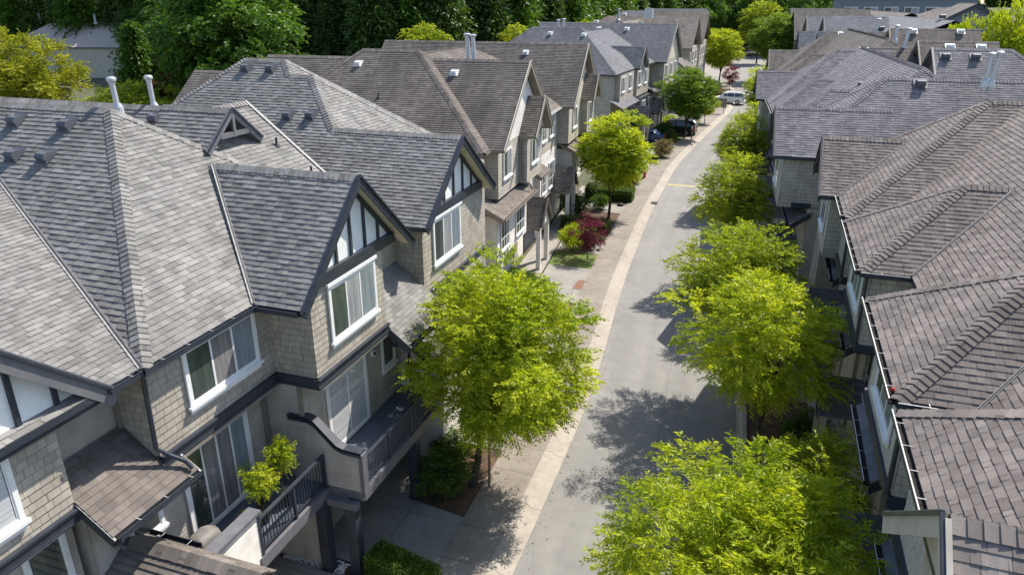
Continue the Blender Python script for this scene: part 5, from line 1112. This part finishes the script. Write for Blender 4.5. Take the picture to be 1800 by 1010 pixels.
for i,(x0,y0) in enumerate(((-9,232),(-3,238),(2,228),(-14,240),(8,236),(-20,226))):
    copy_tree(BT,(x0,y0,0),['first','second','third','fourth','fifth','sixth'][i]+' dark tree from the left closing off the far end of the street',i*60,.9,'dark trees at the far street end')

# fallen leaves along the kerbs and under the trees
rg=np.random.default_rng(77); n_=700; ys=rg.uniform(13,80,n_); side_=rg.integers(0,4,n_)
xs=np.array([ex_(y)+(rg.exponential(.25)+.02 if s_==0 else W-.02-rg.exponential(.3) if s_==1 else -rg.uniform(.75,2.1) if s_==2 else W+rg.uniform(.4,2.2)) for y,s_ in zip(ys,side_)])
zs=np.where(side_<2,.014,.16); dd=rg.normal(size=(n_,3)); dd[:,2]*=.15
me=leaf_mesh('leaf_litter',np.stack([xs,ys,zs],1),dd,.07,.04,78,'leaf_tan'); o=bpy.data.objects.new('leaf_litter',me); C.objects.link(o); o['kind']='stuff'
# ---------------- vehicles and small things ----------------
def lathe(mb,prof,n=16,c=(0,0,0),mi=0):
    rings=[]
    for r,z in prof:
        b=len(mb.v); rings.append(b)
        for k in range(n): a=2*PI*k/n; mb.v.append((c[0]+r*math.cos(a),c[1]+r*math.sin(a),c[2]+z))
    for a,b in zip(rings,rings[1:]):
        for k in range(n): mb.f.append((a+k,a+(k+1)%n,b+(k+1)%n,b+k)); mb.mi.append(mi); mb.uv.append(None)
    mb.f.append(tuple(rings[-1]+k for k in range(n))); mb.mi.append(mi); mb.uv.append(None)
def car(name,label,loc,rz,paint,L=4.8,Wc=1.85,Hc=1.7,van=True):
    t=thing(name,label,'car',loc,rz)
    # side profile, x forward; lofted cross-sections
    if van: top=[(-.49,.62,.72),(-.485,.95,.80),(-.44,1.0,1.0),(-.40,1.0,1.0),(.05,1.0,1.0),(.16,.95,.98),(.30,.60,.86),(.42,.56,.84),(.485,.48,.78),(.495,.40,.7)]
    else: top=[(-.49,.55,.74),(-.46,.64,.82),(-.33,.68,.86),(-.2,.95,.9),(.0,1.0,1.0),(.1,.97,.98),(.26,.68,.88),(.42,.60,.84),(.485,.5,.78),(.495,.4,.7)]
    mb=MB(); secs=[]
    for fx,fz,fw in top:
        x=fx*L; belt=.60 if van else .66; zt=fz*Hc; zb=min(belt*Hc,zt-.02); w0=Wc/2*(1 if abs(fx)<.45 else .93); 
        wr=w0*(.80 if fz>.7 else .96)
        secs.append([V(x,-w0*.96,.26),V(x,-w0,.5),V(x,-w0,zb),V(x,-wr,zt-.05),V(x,-wr*.85,zt),V(x,wr*.85,zt),V(x,wr,zt-.05),V(x,w0,zb),V(x,w0,.5),V(x,w0*.96,.26)])
    for a,b in zip(secs,secs[1:]):
        for k in range(9): mb.face([a[k],b[k],b[k+1],a[k+1]][::-1])
    mb.face(secs[0]); mb.face(secs[-1][::-1]); body=mb.build('body',paint,t)
    # windows slightly proud of the greenhouse
    def glass(ia,ib,u=.12,v=.9,nm='side_window'):
        for sg in (1,-1):
            A,B_=secs[ia],secs[ib]; k0,k1=(2,3) if sg==1 else (7,6)
            g=MB(); o=V(0,-.012*sg,.004); p=lambda S_,f: S_[k0]*(1-f)+S_[k1]*f
            fc=[p(A,u)+o,p(B_,u)+o,p(B_,v)+o,p(A,v)+o]
            # inset ends
            c=sum(fc,V(0,0,0))/4; fc=[c+(q-c)*.93 for q in fc]; g.face(fc if sg==1 else fc[::-1]); g.build(nm,'carglass',t)
    if van: glass(2,3); 
    mids=(3,4) if van else (3,4)
    # split side glass by interpolating a section
    A,B_=secs[mids[0]],secs[mids[1]]
    for f0,f1 in ((.02,.48),(.52,.98)):
        for sg in (1,-1):
            k0,k1=(2,3) if sg==1 else (7,6); o=V(0,-.012*sg,.004); q=lambda f,u: (A[k0]*(1-f)+B_[k0]*f)*(1-u)+(A[k1]*(1-f)+B_[k1]*f)*u
            g=MB(); fc=[q(f0,.12)+o,q(f1,.12)+o,q(f1,.88)+o,q(f0,.88)+o]; g.face(fc if sg==1 else fc[::-1]); g.build('side_window','carglass',t)
    glass(4,5,.15,.85)
    A,B_=(secs[5],secs[6]); g=MB(); up=V(.01,0,.014); fc=[A[4]*.96+B_[4]*.04,B_[4]*.93+A[4]*.07,B_[5]*.93+A[5]*.07,A[5]*.96+B_[5]*.04]; g.face([q+up for q in fc]); g.build('windscreen','carglass',t)
    if van:
        A,B_=(secs[1],secs[2]); g=MB(); fc=[A[4]*.9+B_[4]*.1,B_[4]*.85+A[4]*.15,B_[5]*.85+A[5]*.15,A[5]*.9+B_[5]*.1]; g.face([q+V(-.014,0,.01) for q in fc]); g.build('rear_window','carglass',t)
    for sx in (-.30,.31):
        for sy in (-1,1):
            w_=MB(); c=V(sx*L,sy*(Wc/2-.10),.34); w_.tube([c-V(0,.11,0),c+V(0,.11,0)],.34,18); o=w_.build('wheel','tyre',t); r=MB(); r.tube([c+V(0,sy*.105,0),c+V(0,sy*.125,0)],.21,12); r.build('rim','chrome',o)
    for sy in (-1,1):
        b=MB(); b.box((-.493*L-.03,sy*(Wc/2-.30),.72),(-.485*L+.05,sy*(Wc/2-.05),1.05)); b.build('tail_lamp','lampred',t)
        b=MB(); b.box((.48*L,sy*(Wc/2-.42),.60),(.496*L+.02,sy*(Wc/2-.12),.76)); b.build('headlight','glass_curtain',t)
        b=MB(); b.box((.14*L,sy*(Wc/2+.0),.98),(.17*L,sy*(Wc/2+.17),1.12)); b.build('wing_mirror',paint,t)
    for z_,x_ in ((.30,-.5),(.26,.488)): 
        b=MB(); b.box((x_*L-.02,-Wc/2*.9,z_),(x_*L+.05,Wc/2*.9,z_+.22)); b.build('bumper','black' if x_>0 else paint,t)
    if van:
        for sy in (-1,1): b=MB(); b.bar(V(-.38*L,sy*Wc*.36,Hc+.03),V(.02*L,sy*Wc*.36,Hc+.03),.04,.04); b.build('roof_rail','chrome',t)
    return t
car('parked_car','charcoal minivan parked nose-in beside the dark green tree',(-10.2,88.9,.1),176,'carblack',4.9,1.9,1.75)
car('parked_car','blue car half hidden by the round clipped shrub before the charcoal minivan',(-12.6,82.6,.1),176,'carblue',4.4,1.8,1.45,False)
car('parked_car','white SUV parked nose-in at the bend of the street',(-5.9,119.5,.1),172,'carwhite',4.7,1.9,1.72)
car('parked_car','pale car in the shade beyond the fifth right-hand tree',(1.6,70.8,.1),5,'carwhite',4.4,1.8,1.45,False)
# hydrant
t=thing('fire_hydrant','red fire hydrant on the small lawn left of the sidewalk','hydrant',(-9.8,64.6,.09))
mb=MB(); lathe(mb,[(.17,0),(.17,.06),(.12,.08),(.12,.55),(.16,.57),(.16,.62),(.12,.66),(.07,.76),(.03,.8)]); mb.build('barrel','red',t)
for s_ in (-1,1): mb=MB(); mb.tube([V(0,0,.45),V(s_*.2,0,.45)],.06,8); mb.build('outlet','red',t)
# sign post by the minivan and utility box by the white SUV
t=thing('sign_post','pale wooden post on the lawn strip beside the charcoal minivan','post',(-7.9,85.2,.05)); mb=MB(); mb.box((-.06,-.06,0),(.06,.06,1.7)); mb.build('post','wood',t); mb=MB(); mb.box((-.08,-.075,1.35),(.08,-.062,1.68)); mb.build('plate','white',t)
t=thing('sign_board','grey square sign on two legs before the white SUV','sign',(-6.6,107.5,.05)); mb=MB(); mb.box((-1,-.05,.9),(1,.05,2.2)); mb.build('board','trim_taupe',t)
for s_ in (-.7,.7): mb=MB(); mb.box((s_-.05,-.04,0),(s_+.05,.04,1.0)); mb.build('leg','wood',t)
# far lamp post
t=thing('street_lamp','thin pale street lamp by the far lawn in front of the wood','street lamp',(-40,119,0)); mb=MB(); mb.tube([V(0,0,0),V(0,0,11.4),V(-.2,0,11.9),V(-1.2,0,12.0)],[.13,.09,.07,.06],8); mb.build('pole','metal',t); mb=MB(); mb.box((-2.1,-.18,11.88),(-1.1,.18,12.05)); mb.build('lamp_head','metal',t)
# rocks / dark clumps at the lawn corners
def rock(x,y,s_,label,seed):
    rg=random.Random(seed); mb=MB(); n=9; rings=[]
    for j,(r,z) in enumerate(((1.0,0),(1.05,.35),(.8,.7),(.35,.95))):
        b=len(mb.v); rings.append(b)
        for k in range(n): a=2*PI*k/n; f=rg.uniform(.8,1.15); mb.v.append((s_*r*f*math.cos(a),s_*r*f*math.sin(a)*.8,s_*z*rg.uniform(.85,1.1)))
    for a,b in zip(rings,rings[1:]):
        for k in range(n): mb.f.append((a+k,a+(k+1)%n,b+(k+1)%n,b+k)); mb.mi.append(0); mb.uv.append(None)
    mb.f.append(tuple(rings[-1]+k for k in range(n))); mb.mi.append(0); mb.uv.append(None)
    o=mb.build('boulder','iron'); o.location=(x,y,.08); tag(o,label,'boulder')
rock(-9.5,45.6,.28,'dark boulder at the kerb end of the nearer long hedge',1); rock(-10.0,54.6,.26,'dark boulder at the kerb end of the farther long hedge',2); rock(-10.3,66.5,.32,'dark boulder on the driveway edge past the red hydrant',3); rock(-9.2,43.4,.15,'small dark stone beside the purple maple',4)
# wooden stake by the big tree
t=thing('tree_stake','brown wooden stake beside the trunk of the largest left-hand tree','stake',(-7.2,18.5,.08)); mb=MB(); mb.tube([V(0,0,0),V(.02,0,1.9)],.045,7); mb.build('stake','wood',t)
# deck things
t=thing('flower_pot','terracotta pot with dry twigs beside the sliding door of the nearest deck','flower pot',(-11.5,13.25,2.8)); 
mb=MB(); lathe(mb,[(.13,0),(.155,.10),(.21,.36),(.24,.36),(.24,.43),(.21,.43),(.20,.38)]); mb.build('pot','pot',t); mb=MB(); mb.tube([V(0,0,.38),V(0,0,.40)],.2,12); mb.build('earth','soil',t)
rg=random.Random(3); mb=MB()
for k in range(9): a=rg.uniform(0,6.28); mb.tube([V(0,0,.4),V(.06*math.cos(a),.06*math.sin(a),.62),V(.17*math.cos(a),.17*math.sin(a),.8)],.006,4)
mb.build('twigs','wood',t)
t=thing('bucket','small black bucket with a raised handle on the nearest deck','bucket',(-11.15,12.55,2.8)); mb=MB(); lathe(mb,[(.10,0),(.14,.24),(.15,.24),(.15,.26),(.13,.26),(.12,.2)]); mb.build('body','black',t); mb=MB(); mb.tube([V(.14*math.cos(a),0,.25+.22*math.sin(a)) for a in np.linspace(0,PI,10)],.008,5); mb.build('handle','metal',t)
# potted tree on deck
pt=tree_data('potted',203,1.6,.36,.45,1.2,20,20,8,.17,.065,.028,'leaf_lime',.015,clump=.14,droop=.25,forks=4,h0=.6)
P1=place_tree('potted_tree',pt,(-10.75,12.0,2.8),'leafy yellow-green potted tree leaning over the nearest deck rail','potted tree'); mb=MB(); lathe(mb,[(.14,0),(.20,.32),(.22,.32),(.22,.36),(.18,.36)]); mb.build('pot','black',P1)
P2=copy_tree(P1,(-10.6,12.75,2.8),'taller slender potted tree at the corner of the nearest deck',80,(.75,.75,1.25)); P3=copy_tree(P1,(-10.65,11.35,2.8),'low potted plant behind the near end of the deck rail',200,(.55,.55,.5))
# covered grill
t=thing('grill','barbecue grill under a grey fabric cover on the nearest deck','grill',(-11.1,10.35,2.8)); t.scale=(.85,.66,.8); mb=MB(); n=12
prof=[(.50,0),(.52,.5),(.55,.72),(.50,.95),(.30,1.08)]; rings=[]
for r,z in prof:
    b=len(mb.v); rings.append(b)
    for k in range(16):
        a=2*PI*k/16; f=1+.04*math.sin(5*a+z*6); cx_=abs(math.cos(a))**.6*math.copysign(1,math.cos(a)); cy_=abs(math.sin(a))**.6*math.copysign(1,math.sin(a)); mb.v.append((r*.62*cx_*f,r*1.15*cy_*f,z))
for a,b in zip(rings,rings[1:]):
    for k in range(16): mb.f.append((a+k,a+(k+1)%16,b+(k+1)%16,b+k)); mb.mi.append(1 if a==rings[0] else 0); mb.uv.append(None)
mb.f.append(tuple(rings[-1]+k for k in range(16))); mb.mi.append(0); mb.uv.append(None); mb.build('cover',['tarp','black'],t,smooth=True)
# red ball in the right gutter
mb=MB(); lathe(mb,[(.001,-.045),(.03,-.034),(.045,0),(.03,.034),(.001,.045)],12); o=mb.build('ball','red',smooth=True); o.location=(2.82,13.6,8.23); tag(o,'small red ball lying in the white-lipped roof gutter on the right','ball')
# gravel by the deck posts
rg=np.random.default_rng(9); mb=MB()
for k in range(420):
    x=rg.uniform(-11.7,-9.7); y=rg.uniform(13.52,13.96); r=rg.uniform(.02,.06); z=.06; a0=rg.uniform(0,6)
    b=len(mb.v)
    for j in range(5): a=a0+j*1.2566; mb.v.append((x+r*math.cos(a),y+r*.8*math.sin(a),z))
    mb.v.append((x,y,z+r*.8))
    for j in range(5): mb.f.append((b+j,b+(j+1)%5,b+5)); mb.mi.append(0); mb.uv.append(None)
o=mb.build('gravel','ventw'); o['kind']='stuff'
